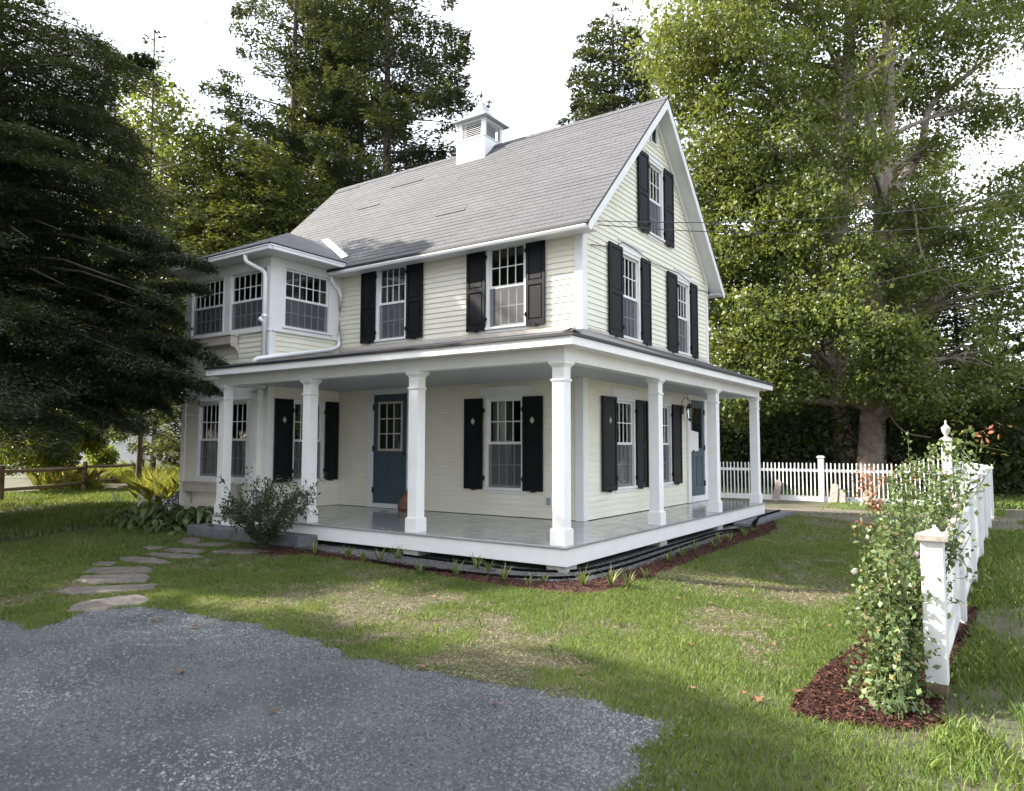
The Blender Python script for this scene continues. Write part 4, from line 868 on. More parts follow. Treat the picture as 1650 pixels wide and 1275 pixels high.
def grassfield(name, boxes, label, hmul=1.0):
    cs, hs, ws = [], [], []
    for (x0, y0, x1, y1, dens, h, w) in boxes:
        n = int((x1-x0)*(y1-y0)*dens); c = g.uniform((x0, y0), (x1, y1), (n, 2)); ok = np.ones(n, bool)
        for pl in (drive, bed, rb, under): ok &= ~inpoly(c[:, 0], c[:, 1], pl)
        ok &= ~((c[:, 0] > WL) & (c[:, 0] < HX) & (c[:, 1] > 0.9) & (c[:, 1] < HB))
        ok &= ~((c[:, 0] > PX0) & (c[:, 0] < 0.3) & (c[:, 1] > -0.38) & (c[:, 1] < 9.8))
        for pl in stonepolys: ok &= ~inpoly(c[:, 0], c[:, 1], pl)
        c = c[ok]; p3 = np.c_[c, np.zeros(len(c))]
        pt = vn(p3, 0.9, 21)*0.45+vn(p3, 2.6, 22)*0.35+vn(p3, 7, 23)*0.2
        bare = inpoly(c[:, 0], c[:, 1], dirt)
        right = ((c[:, 0]+1.0)/5).clip(0, 1)*((-c[:, 1]+4)/8).clip(0.3, 1)      # the newly seeded side is patchier
        pr = ((pt-0.24-0.17*right)*5).clip(0.16, 1)*np.where(bare, 0.06, 1)
        kp = g.random(len(c)) < pr; c = c[kp]; pt = pt[kp]
        cs.append(c); hs.append(h*(0.55+0.9*g.random(len(c)))*(0.6+0.8*pt)); ws.append(np.full(len(c), w))
    c = np.concatenate(cs); h = np.concatenate(hs)*hmul; w = np.concatenate(ws); n = len(c)
    th = g.uniform(0, 6.283, n); lean = g.normal(size=(n, 2))*0.45*h[:, None]; ax = np.stack([np.cos(th), np.sin(th)], 1)*w[:, None]*0.5
    z = zbed(c[:, 0], c[:, 1])[:, None]
    a = np.c_[c-ax, z]; b = np.c_[c+ax, z]; m_ = np.c_[c+lean*0.35, h*0.6+z[:, 0]]; t_ = np.c_[c+lean, h*0.95+z[:, 0]]
    m1 = m_.copy(); m1[:, :2] += ax*0.8; m0 = m_.copy(); m0[:, :2] -= ax*0.8
    V = np.stack([a, b, m1, t_, m0], 1).reshape(-1, 3); F = (np.array([0, 1, 2, 3, 4])[None]+5*np.arange(n)[:, None])
    p3 = np.c_[c, np.zeros(n)]; r = (vn(p3, 0.6, 31)*0.45+vn(p3, 3, 32)*0.25+g.random(n)*0.42-0.05).clip(0, 1)
    o = npobj(name, V, F, M['grassblade'], None, r); o['kind'] = 'stuff'; o['label'] = label; return o
grassfield('lawn_grass', [(-6, -4.9, 4.3, 0.2, 6500, 0.036, 0.0042), (-10, -4.6, -6, 1.2, 3200, 0.042, 0.006), (0, 0.2, 4.3, 6, 3400, 0.038, 0.0055), (0, 6, 4.3, 15.9, 1200, 0.045, 0.009), (-22, -4.5, -10, 9, 420, 0.08, 0.016)], 'mown green grass around the house')
grassfield('side_grass', [(4.05, -4, 7.5, 2.5, 1800, 0.07, 0.008), (4.05, 2.5, 7.5, 12, 600, 0.08, 0.013), (-12, 16.2, 14, 24, 160, 0.12, 0.03)], 'grass beyond the picket fence')

c = np.concatenate([g.uniform((-6, -4.6), (4.1, 1.5), (150000, 2)), g.uniform((0.2, 1.5), (4, 13), (60000, 2))])
for pl in (drive, bed, rb, under): c = c[~inpoly(c[:, 0], c[:, 1], pl)]
for pl in stonepolys: c = c[~inpoly(c[:, 0], c[:, 1], pl)]
p3 = np.c_[c, np.zeros(len(c))]; pt = vn(p3, 0.9, 21)*0.45+vn(p3, 2.6, 22)*0.35+vn(p3, 7, 23)*0.2
c = c[(pt < .46) & ~((c[:, 0] < .05) & (c[:, 1] > -.38))]; n = len(c)
T = g.normal(size=(n, 3)); T[:, 2] *= .25; Ls = g.uniform(.02, .07, n)
V, F = leafquads(np.c_[c, .006+.016*g.random(n)+zbed(c[:, 0], c[:, 1])], T, unit(g.normal(size=(n, 3))*.4+[0, 0, 1]), Ls, g.uniform(.0025, .006, n), .1)
o = npobj('dead_grass', V, F, M['thatch'], None, g.random(n)); o['kind'] = 'stuff'; o['label'] = 'dead grass and straw on the thin patches of the lawn'

# ------------------------------------------------------------------ granite steps, hose
mb = MB(); mb.box(-7.40, -4.45, -0.37, -0.004, -0.02, 0.300); o = mb.build('granite_step', M['granite'], bevel=0.012); tag(o, 'long grey granite step in front of the porch, beside the shrub', 'step')
mb = MB(); mb.box(0.01, 0.34, 6.35, 9.7, -0.02, 0.214); o = mb.build('granite_step', M['granite'], bevel=0.012); tag(o, 'grey granite slab along the side of the porch', 'step')
def hose(pts, r, label):
    q = []; pts = [np.array(p, float) for p in pts]
    for i in range(len(pts)-1):
        p0 = pts[max(i-1, 0)]; p1 = pts[i]; p2 = pts[i+1]; p3 = pts[min(i+2, len(pts)-1)]
        for t_ in np.linspace(0, 1, 8, endpoint=False): q.append(0.5*((2*p1)+(-p0+p2)*t_+(2*p0-5*p1+4*p2-p3)*t_**2+(-p0+3*p1-3*p2+p3)*t_**3))
    q.append(pts[-1]); mb = MB(); mb.tube(q, r, 8); o = mb.build('drain_hose', M['hose'], smooth=True); tag(o, label, 'hose', 'black hoses along the porch'); return o
HP = lambda l: [tuple(GB(x, y, 0.022)) for x, y in l]
hose(HP([(650, 895), (720, 904), (780, 912), (840, 919), (900, 921), (945, 918), (1000, 905), (1060, 886), (1120, 868), (1158, 857)])+[(0.37, 6.2, 0.16), (0.36, 6.5, 0.24), (0.26, 7.1, 0.236), (0.13, 7.8, 0.236), (0.10, 9.4, 0.236)], 0.021, 'black hose lying closest to the porch, climbing the granite slab')
hose(HP([(600, 905), (660, 914), (740, 922), (800, 928), (860, 931), (915, 931), (960, 924), (1000, 914), (1050, 898), (1110, 877), (1160, 861)])+[(0.42, 6.1, 0.16), (0.41, 6.45, 0.235), (0.30, 6.95, 0.237)], 0.021, 'black hose lying further from the porch, next to the mulch')

# ------------------------------------------------------------------ little things on the porch
mb = MB(); pts = [(7.52, 2.03), (8.02, 1.99), (7.99, 1.58), (7.52, 1.55)]
vs = [(HX+0.021+0.012*(i > 1), y, z) for i, (y, z) in enumerate(pts)]; mb.prism(vs, (0.003, 0, 0)); o = mb.build('paper_notice', M['paper']); tag(o, 'blank white sheet of paper taped to the side door', 'paper')
mb = MB(); x, y = -4.98, 2.60
prof = [(0.16, 0), (0.19, 0.06), (0.18, 0.16), (0.14, 0.27), (0.08, 0.34), (0.03, 0.42)]
mb.lathe((x, y, 0.4605), prof, 10)
mb.v = [(a+0.03*math.sin(9*c+5*b), b*0.7+y*0.3+0.02*math.sin(11*a), c+0.01*math.sin(20*a)) for a, b, c in mb.v]
o = mb.build('cloth_bag', M['bag'], smooth=True); tag(o, 'crumpled reddish patterned cloth bag beside the front door', 'bag')
mb = MB()
for i, (dx, dy) in enumerate(((0, 0), (0.06, 0.03), (-0.05, 0.04), (0.02, -0.05), (0.12, -0.01))):
    mb.quad((-5.45+dx-.05, 2.42+dy-.03, .463+.004*i), (-5.45+dx+.06, 2.42+dy-.02, .47+.004*i), (-5.45+dx+.04, 2.42+dy+.05, .464+.004*i), (-5.45+dx-.06, 2.42+dy+.03, .472+.004*i))
o = mb.build('crumpled_paper', M['paper']); tag(o, 'scrap of white paper on the porch floor by the front door', 'paper')

# ------------------------------------------------------------------ fences
def lerp(a, b, t_): return a+(b-a)*t_
FYY = 15.97
fence = empty('picket_fence', (-1, FYY, 0), 'white picket fence across the back of the lawn with one flat capped post', 'fence')
posts = [-0.33, -2.3, -4.3, -6.3]
mb = MB(); mb.box(-8.4, 2.86, FYY-0.02, FYY+0.02, 0.90, 0.985); mb.build('rail', M['fence'], fence, bevel=.004)
mb = MB(); mb.box(-8.4, 2.86, FYY-0.025, FYY+0.02, 0.0, 0.165); mb.build('base_board', M['fence'], fence, bevel=.004)
mb = MB(); x = -8.35
while x < 2.80:
    if all(abs(x-p) > 0.11 for p in posts):
        zt = 1.16+(max(0, x-1.75)/1.05)**1.7*0.33+random.uniform(-.006, .006); y0 = FYY-0.046+random.uniform(-.002, .002); tl = random.uniform(-.006, .006)
        mb.prism([(x-.016, y0, .166), (x+.016, y0, .166), (x+.016+tl, y0, zt), (x+tl, y0, zt+.02), (x-.016+tl, y0, zt)], (0, .025, 0))
    x += 0.117
mb.build('pickets', M['fence'], fence)
for p in posts:
    mb = MB(); mb.box(p-.075, p+.075, FYY-.075, FYY+.075, 0, 1.33); mb.box(p-.105, p+.105, FYY-.105, FYY+.105, 1.331, 1.365); mb.box(p-.085, p+.085, FYY-.085, FYY+.085, 1.3655, 1.39); mb.build('post', M['fence'], fence, bevel=.004)
up_ = empty('gate_post', (2.98, FYY, 0), 'tall white post crowned with a turned urn finial', 'post')
mb = MB(); mb.box(2.86, 3.10, FYY-.12, FYY+.12, 0, 1.84); mb.build('post', M['fence'], up_, bevel=.006)
mb = MB(); mb.box(2.815, 3.145, FYY-.165, FYY+.165, 1.841, 1.88); mb.box(2.84, 3.12, FYY-.14, FYY+.14, 1.8805, 1.91); mb.lathe((2.98, FYY, 1.91), [(.11, 0), (.10, .02), (.05, .05)], 12); mb.build('cap', M['ledge'], up_, bevel=.003)
mb = MB(); mb.lathe((2.98, FYY, 1.945), [(.05, 0), (.035, .02), (.035, .04), (.06, .07), (.10, .15), (.115, .23), (.12, .26), (.10, .275), (.07, .31), (.035, .35), (.02, .37), (.03, .40), (.028, .43), (.008, .48)], 14); mb.build('urn_finial', M['ledge'], up_, smooth=True)
gt = empty('wooden_gate', (3.9, FYY+.3, 0), 'white board gate with an iron latch right of the urn post', 'gate')
mb = MB()
for i in range(7): mb.box(3.14+i*.115, 3.14+i*.115+.105, FYY+.05, FYY+.075, .1, 1.30-.02*i)
mb.build('board_panel', M['fence'], gt); mb = MB(); mb.box(3.12, 3.94, FYY+.02, FYY+.049, .95, 1.05); mb.box(3.12, 3.94, FYY+.02, FYY+.049, .25, .35); mb.build('rail', M['fence'], gt)
mb = MB(); mb.box(3.2, 3.26, FYY+.0, FYY+.019, .98, 1.03); mb.tube([(3.23, FYY-.03, .99), (3.23, FYY+.01, .99)], .012, 8); mb.build('latch', M['black'], gt)
# small birdhouse-like grey roof beyond the gate
bh = empty('shed', (5.2, 24, 0), 'small grey roofed outbuilding beyond the urn post', 'shed')
mb = MB(); mb.box(4.5, 7.5, 24, 27, 0, 1.9); mb.build('wall', M['vinyl'], bh); mb = MB(); mb.prism([(4.2, 23.8, 1.85), (7.8, 23.8, 1.85), (6.0, 23.8, 3.0)], (0, 3.5, 0)); mb.build('roof', M['granite'], bh)

# near fence, running back from the rose bed
nf = empty('picket_fence', (4.02, -1.94, 0), 'white board fence running back from the foreground, its weathered post cap in front', 'fence')
fx = 4.02
mb = MB(); mb.box(fx-.068, fx+.068, -2.01, -1.874, 0.10, 1.05); mb.build('post', M['fence'], nf, bevel=.005)
mb = MB(); mb.box(fx-.062, fx+.062, -2.004, -1.88, -0.05, 0.099); mb.build('post_foot', M['oldrail'], nf)
mb = MB(); mb.box(fx-.098, fx+.098, -2.04, -1.844, 1.051, 1.085)
mb.add([(fx-.09, -2.032, 1.086), (fx+.09, -2.032, 1.086), (fx+.09, -1.852, 1.086), (fx-.09, -1.852, 1.086), (fx, -1.942, 1.128)], [(0, 1, 4), (1, 2, 4), (2, 3, 4), (3, 0, 4)]); mb.build('post_cap', M['cap'], nf)
for i, y in enumerate((0.55, 3.05, 5.55, 8.05, 10.55, 13.05)):
    mb = MB(); mb.box(fx-.06, fx+.06, y-.06, y+.06, 0, 1.16); mb.box(fx-.085, fx+.085, y-.085, y+.085, 1.161, 1.20); mb.build('post', M['fence'], nf, bevel=.005)
mb = MB()
for z in (0.28, 0.86): mb.box(fx-.045, fx-.008, -1.87, 15.7, z, z+.085)
mb.build('rail', M['fence'], nf)
mb = MB(); y = -1.845; i = 0
while y < 15.6:
    ph = ((y+1.94) % 2.5)/2.5; zt = 1.02+0.17*(abs(ph-0.5)*2)**2-0.03+(0.05 if y > 0.6 else 0.0)+random.uniform(-.004, .004)
    w = 0.088; mb.prism([(fx-.007, y, .06), (fx-.007, y+w, .06), (fx-.007, y+w, zt-.03), (fx-.007, y+w/2, zt), (fx-.007, y, zt-.03)], (.02, 0, 0)); y += 0.108; i += 1
mb.build('pickets', M['fence'], nf)

# leaning stone slabs by the back fence
for (x, w, h, tilt, lab) in ((-1.62, .20, .66, .12, 'tall narrow stone slab leaning on the picket fence nearest the porch'), (0.05, .24, .58, .02, 'round topped stone slab just right of the capped fence post'), (0.29, .22, .40, -.10, 'short pale stone slab leaning beside the round topped one'), (0.95, .26, .40, .05, 'low wide stone slab half hidden by the roses')):
    mb = MB(); pts = [(-w/2, -.04, -.03), (w/2, -.04, -.03), (w/2*.95, -.04, h*.86), (w*.30, -.04, h*.97), (0, -.04, h), (-w*.32, -.04, h*.96), (-w/2*.9, -.04, h*.80)]
    mb.prism(pts, (0, .075, 0)); o = mb.build('stone_slab', M['slabstone'], bevel=.012); o.location = (x, FYY-.27, 0); o.rotation_euler = (-.22, tilt, random.uniform(-.3, .3)); tag(o, lab, 'stone slab', 'stone slabs along the picket fence')

# split rail fence and white vinyl fence far left
sr = empty('split_rail_fence', (-22, 8.5, 0), 'weathered two rail wooden fence at the left edge of the lawn', 'fence')
a = P(228, 790, 29); a[2] = 0; dv = (P(85, 790, 22.5)-P(228, 790, 29)); dv[2] = 0; dv = dv/np.linalg.norm(dv)
for i in range(3):
    p = a+dv*4.6*i; mb = MB(); mb.tube([p+[0, 0, -.1], p+[0, 0, .6], p+[0.01, 0, 1.12]], [.085, .08, .07], 7); mb.build('post', M['oldrail'], sr)
    if i < 2:
        for z in (0.42, 0.92):
            q = a+dv*4.6*(i+1); mid = (p+q)/2+[0, 0, z-.02+random.uniform(-.02, .02)]; mb = MB(); mb.tube([p+[0, 0, z], mid, q+[0, 0, z+.03]], [.05, .065, .05], 6); mb.build('rail', M['oldrail'], sr)
vf = empty('panel_fence', (-29, 10.6, 0), 'tall white panel fence behind the weeds at far left', 'fence')
A = P(120, 750, 34); B = P(305, 750, 34); A[2] = B[2] = 0; d_ = (B-A)/np.linalg.norm(B-A); nn_ = np.array([-d_[1], d_[0], 0]); A = A-d_*3.4; Ln = np.linalg.norm(B-A)
mb = MB(); k = 0
while k*.2 < Ln:
    p = A+d_*k*.2; q = p+d_*.19; h = 2.85; off = nn_*.03
    mb.prism([p+[0, 0, .3], q+[0, 0, .3], q+[0, 0, h], p+[0, 0, h]], off); k += 1
mb.build('panel_boards', M['vinyl'], vf)
mb = MB(); 
for z in (2.83, 1.7, .3): mb.prism([A+nn_*-.04+[0, 0, z], B+nn_*-.04+[0, 0, z], B+nn_*-.04+[0, 0, z+.12], A+nn_*-.04+[0, 0, z+.12]], nn_*.12)
mb.build('rail', M['vinyl'], vf)
for k in range(5):
    p = A+d_*(Ln*k/4)-nn_*.1; mb = MB(); mb.tube([p, p+[0, 0, 3.0]], .06, 6); mb.build('post', M['barkdark'], vf)

# overhead wires
def wire(pts, r, label):
    mb = MB(); mb.tube(pts, r, 5); o = mb.build('overhead_wire', M['screenwire']); tag(o, label, 'wire', 'service wires to the house'); return o
def sag(a, b, s, n=14): return [a+(b-a)*i/n-np.array([0, 0, s*4*(i/n)*(1-i/n)]) for i in range(n+1)]
w0 = np.array([RX1+.03, 2.62, 5.33]); wire(sag(w0, P(1760, 285, 16), .35), .008, 'upper of two wires crossing the gable from the roof corner')
wire(sag(w0-[0, -.02, .06], P(1760, 330, 16), .35), .008, 'lower of two wires crossing the gable from the roof corner')
wire(sag(P(1180, 498, 24), P(1720, 372, 20), .25), .014, 'single wire sloping up through the maple leaves')
wire(sag(P(1380, 500, 24), P(1720, 440, 20), .2), .011, 'lowest wire at the right among the maple leaves')
# ------------------------------------------------------------------ trees
def curve(pts, n=6):
    pts = [np.array(p, float) for p in pts]; q = []
    for i in range(len(pts)-1):
        p0 = pts[max(i-1, 0)]; p1 = pts[i]; p2 = pts[i+1]; p3 = pts[min(i+2, len(pts)-1)]
        for t_ in np.linspace(0, 1, n, endpoint=False): q.append(0.5*((2*p1)+(-p0+p2)*t_+(2*p0-5*p1+4*p2-p3)*t_**2+(-p0+3*p1-3*p2+p3)*t_**3))
    q.append(pts[-1]); return q
def trunk_tube(mb, pts, r0, r1, k=10, flare=1.35):
    q = curve(pts); n = len(q)
    rad = [(r0+(r1-r0)*(i/(n-1)))*(1+(flare-1)*math.exp(-i/(n-1)*9)) for i in range(n)]
    mb.tube(q, rad, k)
    return q, rad
def within(p, lim):
    v = p-CAM; z = v@_f; x = 825+FPX*(v@_r)/z; y = 637.5-FPX*(v@_u)/z
    return x < np.interp(y, [q[0] for q in lim], [q[1] for q in lim])
def conifer(name, base, H, z0, R, nb, g, mat, Ll, Lw, per_m, label, group, droop=0.35, gap=0.0, gapscale=0.5, shape=0.8, bark='barkdark', tr=None, lateral=0.42, rise=0.15, top_bias=1.0, spread=0.05, skip=None):
    root = empty(name, tuple(base), label, 'tree', group); base = np.array(base, float)
    mb = MB(); r_t = tr or H*0.013
    trunk_tube(mb, [base, base+[0.05*R*.3, 0, H*.35], base+[-.04*R*.3, .05, H*.7], base+[0, 0, H]], r_t, 0.02, 9)
    C_, T_, N_, LL = [], [], [], []
    for i in range(nb):
        u = (i+g.random())/nb; u = u**top_bias; z = z0+(H-z0)*u*0.985; az = i*2.399+g.normal()*0.35
        ln = R*((1-u)**shape)*g.uniform(0.72, 1.12)+0.25
        d = np.array([math.cos(az), math.sin(az), 0.0]); sd = np.array([-d[1], d[0], 0.0])
        if skip is not None:      # boughs stop short of the house
            while ln > .3 and not (skip(base+d*ln+np.array([0, 0, z-.15*ln])) and skip(base+d*ln*.75+np.array([0, 0, z]))): ln *= .88
            if ln <= .3: continue
        bz = lambda s: rise*ln*s-droop*ln*s*s+0.10*ln*s**3*(droop > .2)
        if ln > 0.6:
            mb.tube([base+np.array([0, 0, z+bz(s)])+d*ln*s for s in (0, .3, .6, .95)], [0.012*ln+.012, .008*ln+.008, .005*ln+.004, .004], 4, cap=False)
        m = int(per_m*ln*ln*lateral*2+14)
        s = g.random(m)**0.75; v = g.uniform(-1, 1, m); lat = (lateral*ln*(1-s)**0.8+0.12+0.05*ln)*(0.75+0.5*vn(np.c_[s*ln*2.5, v*3, np.full(m, i*3.7)], 1.0, 3))
        off = v*lat
        # twigs: quantise the side position along twig lines so that sprays show
        q_ = g.uniform(.17, .34); tw = (np.round(s*ln/q_+g.random())*q_)/ln; s2 = np.clip(s*0.62+tw*0.38+np.abs(v)*lat*0.5/ln+g.normal(size=m)*.012, 0, 1.08)
        pos = base+np.outer(s2*ln, d)+np.outer(off, sd)+np.c_[np.zeros((m, 2)), z+bz(s2)-0.35*np.abs(off)*droop-0.02+g.normal(size=m)*spread]
        t_ = np.outer(np.full(m, .55), d)+np.outer(np.sign(v)*.75, sd)+g.normal(size=(m, 3))*.32+[0, 0, -.25*droop]
        C_.append(pos); T_.append(t_); N_.append(g.normal(size=(m, 3))*.42+[0, 0, 1]); LL.append(g.uniform(.65, 1.3, m))
    C = np.concatenate(C_); T = np.concatenate(T_); Nn = np.concatenate(N_); LL = np.concatenate(LL)
    if gap > 0:
        kp = vn(C, gapscale, 17) > gap; C, T, Nn, LL = C[kp], T[kp], Nn[kp], LL[kp]
    V, F = leafquads(C, T, unit(Nn), Ll*LL, Lw*LL, 0.1)
    r = (vn(C, 0.8, 9)*.5+g.random(len(C))*.5)
    npobj('crown', V, F, M[mat], root, r); mb.build('trunk', M[bark], root, smooth=True)
    return root
def blobtree(name, base, trunkpts, r0, r1, blobs, g, mat, leaf, dens, label, group, bark='bark', limbs=True, thr=0.30, cs=0.9, aspect=.66, up=.85, extra=None, tk=12):
    """blobs: (centre, (rx, ry, rz)); leaves gathered in hanging clusters on twigs"""
    root = empty(name, tuple(base), label, 'tree', group); mb = MB()
    q, rad = trunk_tube(mb, trunkpts, r0, r1, tk)
    q = np.array(q)
    for e in (extra or []): trunk_tube(mb, e[0], e[1], e[2], 8, 1.05)
    CC = []
    for (c, rr) in blobs:
        c = np.array(c, float); rr = np.array(rr, float)
        vol = rr.prod()**(2/3)
        nc = int(dens*vol*4)
        p = g.normal(size=(nc, 3)); p = p/np.linalg.norm(p, axis=1, keepdims=True)*(g.random((nc, 1))**0.42)
        p = c+p*rr
        p = p[vn(p, 1/1.6, 5) > thr]
        if limbs:
            j = np.argmin(np.linalg.norm(q-(c-[0, 0, rr[2]*1.1]), axis=1)); a = q[j]
            mid = (a+c)/2+np.array([0, 0, .25*rr[2]]); cr = curve([a, mid, c], 4); ra = min(rad[j]*.45, .16)
            mb.tube(cr, [ra*(1-.75*i/(len(cr)-1)) for i in range(len(cr))], 6, cap=False)
            for pp in p[g.permutation(len(p))[:14]]:
                st = cr[g.integers(3, len(cr))]; m_ = (st+pp)/2+[0, 0, .12*np.linalg.norm(pp-st)]
                mb.tube([st, m_, pp], [ra*.28+.01, ra*.18+.006, .006], 4, cap=False)
        CC.append(p)
    CL = np.concatenate(CC); nl = 44
    k = len(CL); P3 = np.repeat(CL, nl, 0)+g.normal(size=(k*nl, 3))*np.array([cs*.30, cs*.30, cs*.17])
    lo = g.random(k*nl); P3[:, 2] -= lo*.1
    V, F = scatter_leaves(P3, leaf, up, aspect, g)
    cl = np.repeat(g.random(k), nl)
    r = (cl*.42+vn(P3, .22, 8)*.33+g.random(len(P3))*.30-.03).clip(0, 1)
    npobj('crown', V, F, M[mat], root, r); mb.build('trunk', M[bark], root, smooth=True)
    return root
g = np.random.default_rng(21)
# --- right: the two big maples behind the picket fence
B1 = P(1366, 790, 27); B1[2] = 0
t1 = [B1]+[P(x, y, 27) for x, y in ((1364, 700), (1353, 600), (1350, 480), (1353, 330), (1360, 250), (1368, 80), (1372, -120))]
bl1 = [(P(x, y, d), (r_, r_, r_*.8)) for x, y, d, r_ in ((1130, 60, 25, 2.3), (1200, -40, 26, 2.8), (1210, 130, 25, 2.4), (1290, 40, 27, 2.8), (1150, 230, 26, 2.3), (1250, 250, 25, 2.2), (1330, 180, 29, 2.4), (1190, 380, 25, 2.0), (1270, 400, 24.5, 1.7), (1225, 520, 24, 1.8), (1380, -60, 28, 2.8), (1310, 330, 24, 1.6), (1290, 560, 23.5, 1.7), (1110, 150, 27, 1.5), (1140, 320, 26.5, 1.9), (1190, 300, 27, 1.8), (1085, 100, 29, 1.3), (1150, 400, 27, 1.6), (1155, 470, 26, 1.7), (1165, 560, 25, 1.4), (1185, 650, 24, .9), (1250, -160, 28, 3.2), (1205, 600, 24, 1.2))]
blobtree('maple_tree', B1, t1, .50, .16, bl1, g, 'maple', .135, 9.0, 'yellow green maple filling the space beside the gable, with the darker left hand trunk', 'maples behind the picket fence', thr=.25,
         extra=[([P(1354, 600, 27), P(1320, 585, 25.5), P(1298, 520, 25), P(1275, 430, 25)], .16, .08), ([P(1352, 420, 27), P(1300, 330, 26), P(1240, 300, 25), P(1180, 330, 25)], .14, .03), ([P(1352, 300, 27), P(1280, 200, 26), P(1210, 150, 25.5)], .15, .04)])
B2 = P(1402, 788, 26); B2[2] = 0
t2 = [B2]+[P(x, y, 26) for x, y in ((1405, 700), (1407, 620), (1413, 480), (1420, 380), (1424, 310), (1432, 200), (1430, 60), (1426, -120))]
bl2 = [(P(x, y, d), (r_, r_, r_*.75)) for x, y, d, r_ in ((1450, 30, 26, 2.2), (1400, 120, 24, 1.9), (1540, 60, 27, 2.2), (1480, 160, 28, 1.6), (1600, 180, 27, 2.0), (1390, 240, 23.5, 1.2), (1330, 470, 23.5, 1.7), (1400, 560, 23, 1.6), (1370, 530, 22.5, 1.5), (1470, 560, 23, 1.3), (1340, 610, 23, 1.3), (1440, 620, 23, 1.2), (1500, 640, 23.5, 1.2), (1590, 620, 24, 1.5), (1420, 500, 27.5, 1.4), (1360, 330, 29, 1.5), (1460, 530, 28, 1.6), (1260, 620, 23.5, 1.0), (1180, 470, 25.5, 1.4), (1480, 330, 25, 1.4), (1560, 380, 25, 1.7), (1520, 480, 24.5, 1.7), (1610, 470, 25, 2.0), (1560, 570, 24, 1.6), (1460, 430, 25, 1.2), (1640, 330, 26, 2.0), (1500, -70, 28, 3.0), (1640, 20, 28, 2.6), (1500, 250, 26, .9), (1380, 400, 23.5, 1.0))]
blobtree('maple_tree', B2, t2, .44, .14, bl2, g, 'maple', .13, 8.5, 'maple with a pale grey forking trunk, sky showing through its leaves', 'maples behind the picket fence', thr=.33,
         extra=[([P(1422, 330, 26), P(1408, 260, 26), P(1400, 180, 26), P(1404, 90, 26)], .26, .10), ([P(1428, 320, 26), P(1480, 250, 26.5), P(1500, 170, 27), P(1560, 120, 27), P(1620, 70, 27)], .18, .05), ([P(1424, 345, 26), P(1460, 420, 25), P(1520, 450, 24.5), P(1600, 470, 24)], .08, .02), ([P(1440, 300, 26), P(1470, 330, 25), P(1490, 420, 24.5), P(1560, 480, 24)], .07, .02), ([P(1407, 620, 26), P(1450, 690, 24), P(1500, 705, 23)], .05, .01)])
# --- dark conifers behind the maples and the roof
conifer('hemlock_tree', P(990, 300, 36)*[1, 1, 0], 24, 3, 4.6, 210, g, 'pine', .24, .08, 75, 'dark evergreen rising behind the roof ridge left of the maples', 'evergreens behind the house', droop=.4, gap=.30, gapscale=.7, shape=.45)
conifer('hemlock_tree', (-3.2, 25.5, 0), 15, .4, 3.8, 190, g, 'hemlock', .26, .085, 34, 'near black evergreen behind the right hand gable eave', 'evergreens behind the house', droop=.45, shape=.7)
conifer('hemlock_tree', (7.5, 29, 0), 14, .3, 4.8, 170, g, 'hemlock', .28, .10, 26, 'dark evergreen behind the urn topped post', 'evergreens behind the house', droop=.45, shape=.7)
conifer('hemlock_tree', (2.6, 31, 0), 12, .3, 4.6, 160, g, 'hemlock', .28, .10, 26, 'dark evergreen between the two maple trunks and the urn post', 'evergreens behind the house', droop=.45, shape=.7)
# --- behind the left half of the roof: tall dark pines
pb = dict(droop=.22, gap=.36, gapscale=.7, shape=.35, rise=.18, lateral=.34, bark='barkdark', spread=.12)
def pine(x, d, H, R, z0, nb, lab, **kw):
    p = P(x, 300, d); p[2] = 0; k = dict(pb); k.update(kw)
    return conifer('pine_tree', p, H, z0, R, nb, g, 'pine', .22, .070, 125, lab, 'tall pines behind the house', tr=.36, **k)
pine(622, 31, 25, 4.6, 11.0, 50, 'tall dark pine nearest the cupola, bare lower trunk against the sky')
pine(578, 33, 26, 4.2, 12.5, 44, 'second tall pine from the cupola, in the middle of the group')
pine(535, 35, 26, 4.4, 10, 50, 'tall pine with the thinnest trunk, third from the cupola')
pine(470, 32, 25, 5.0, 8.5, 58, 'leftmost tall pine, its branches reaching over the sky gap', gap=.37)
# --- lower mid green cedars behind the wing roof
for x, d, H, R, lab in ((500, 27, 12.0, 3.6, 'olive green cedar behind the wing and roof, right of the others'), (425, 26, 12.6, 3.6, 'olive green cedar above the wing roof corner'), (355, 27, 13.6, 3.8, 'olive green cedar behind the outer wing windows'), (560, 29, 11.5, 3.0, 'olive green cedar at the foot of the pines, touching the roof ridge')):
    p = P(x, 300, d); p[2] = 0
    conifer('cedar_tree', p, H, 3.2 if x == 355 else .5, R, 230, g, 'cedar', .20, .075, 48, lab, 'cedars behind the wing', droop=.15, shape=.55, rise=.35, lateral=.5, gap=.22, gapscale=.9, spread=.10)
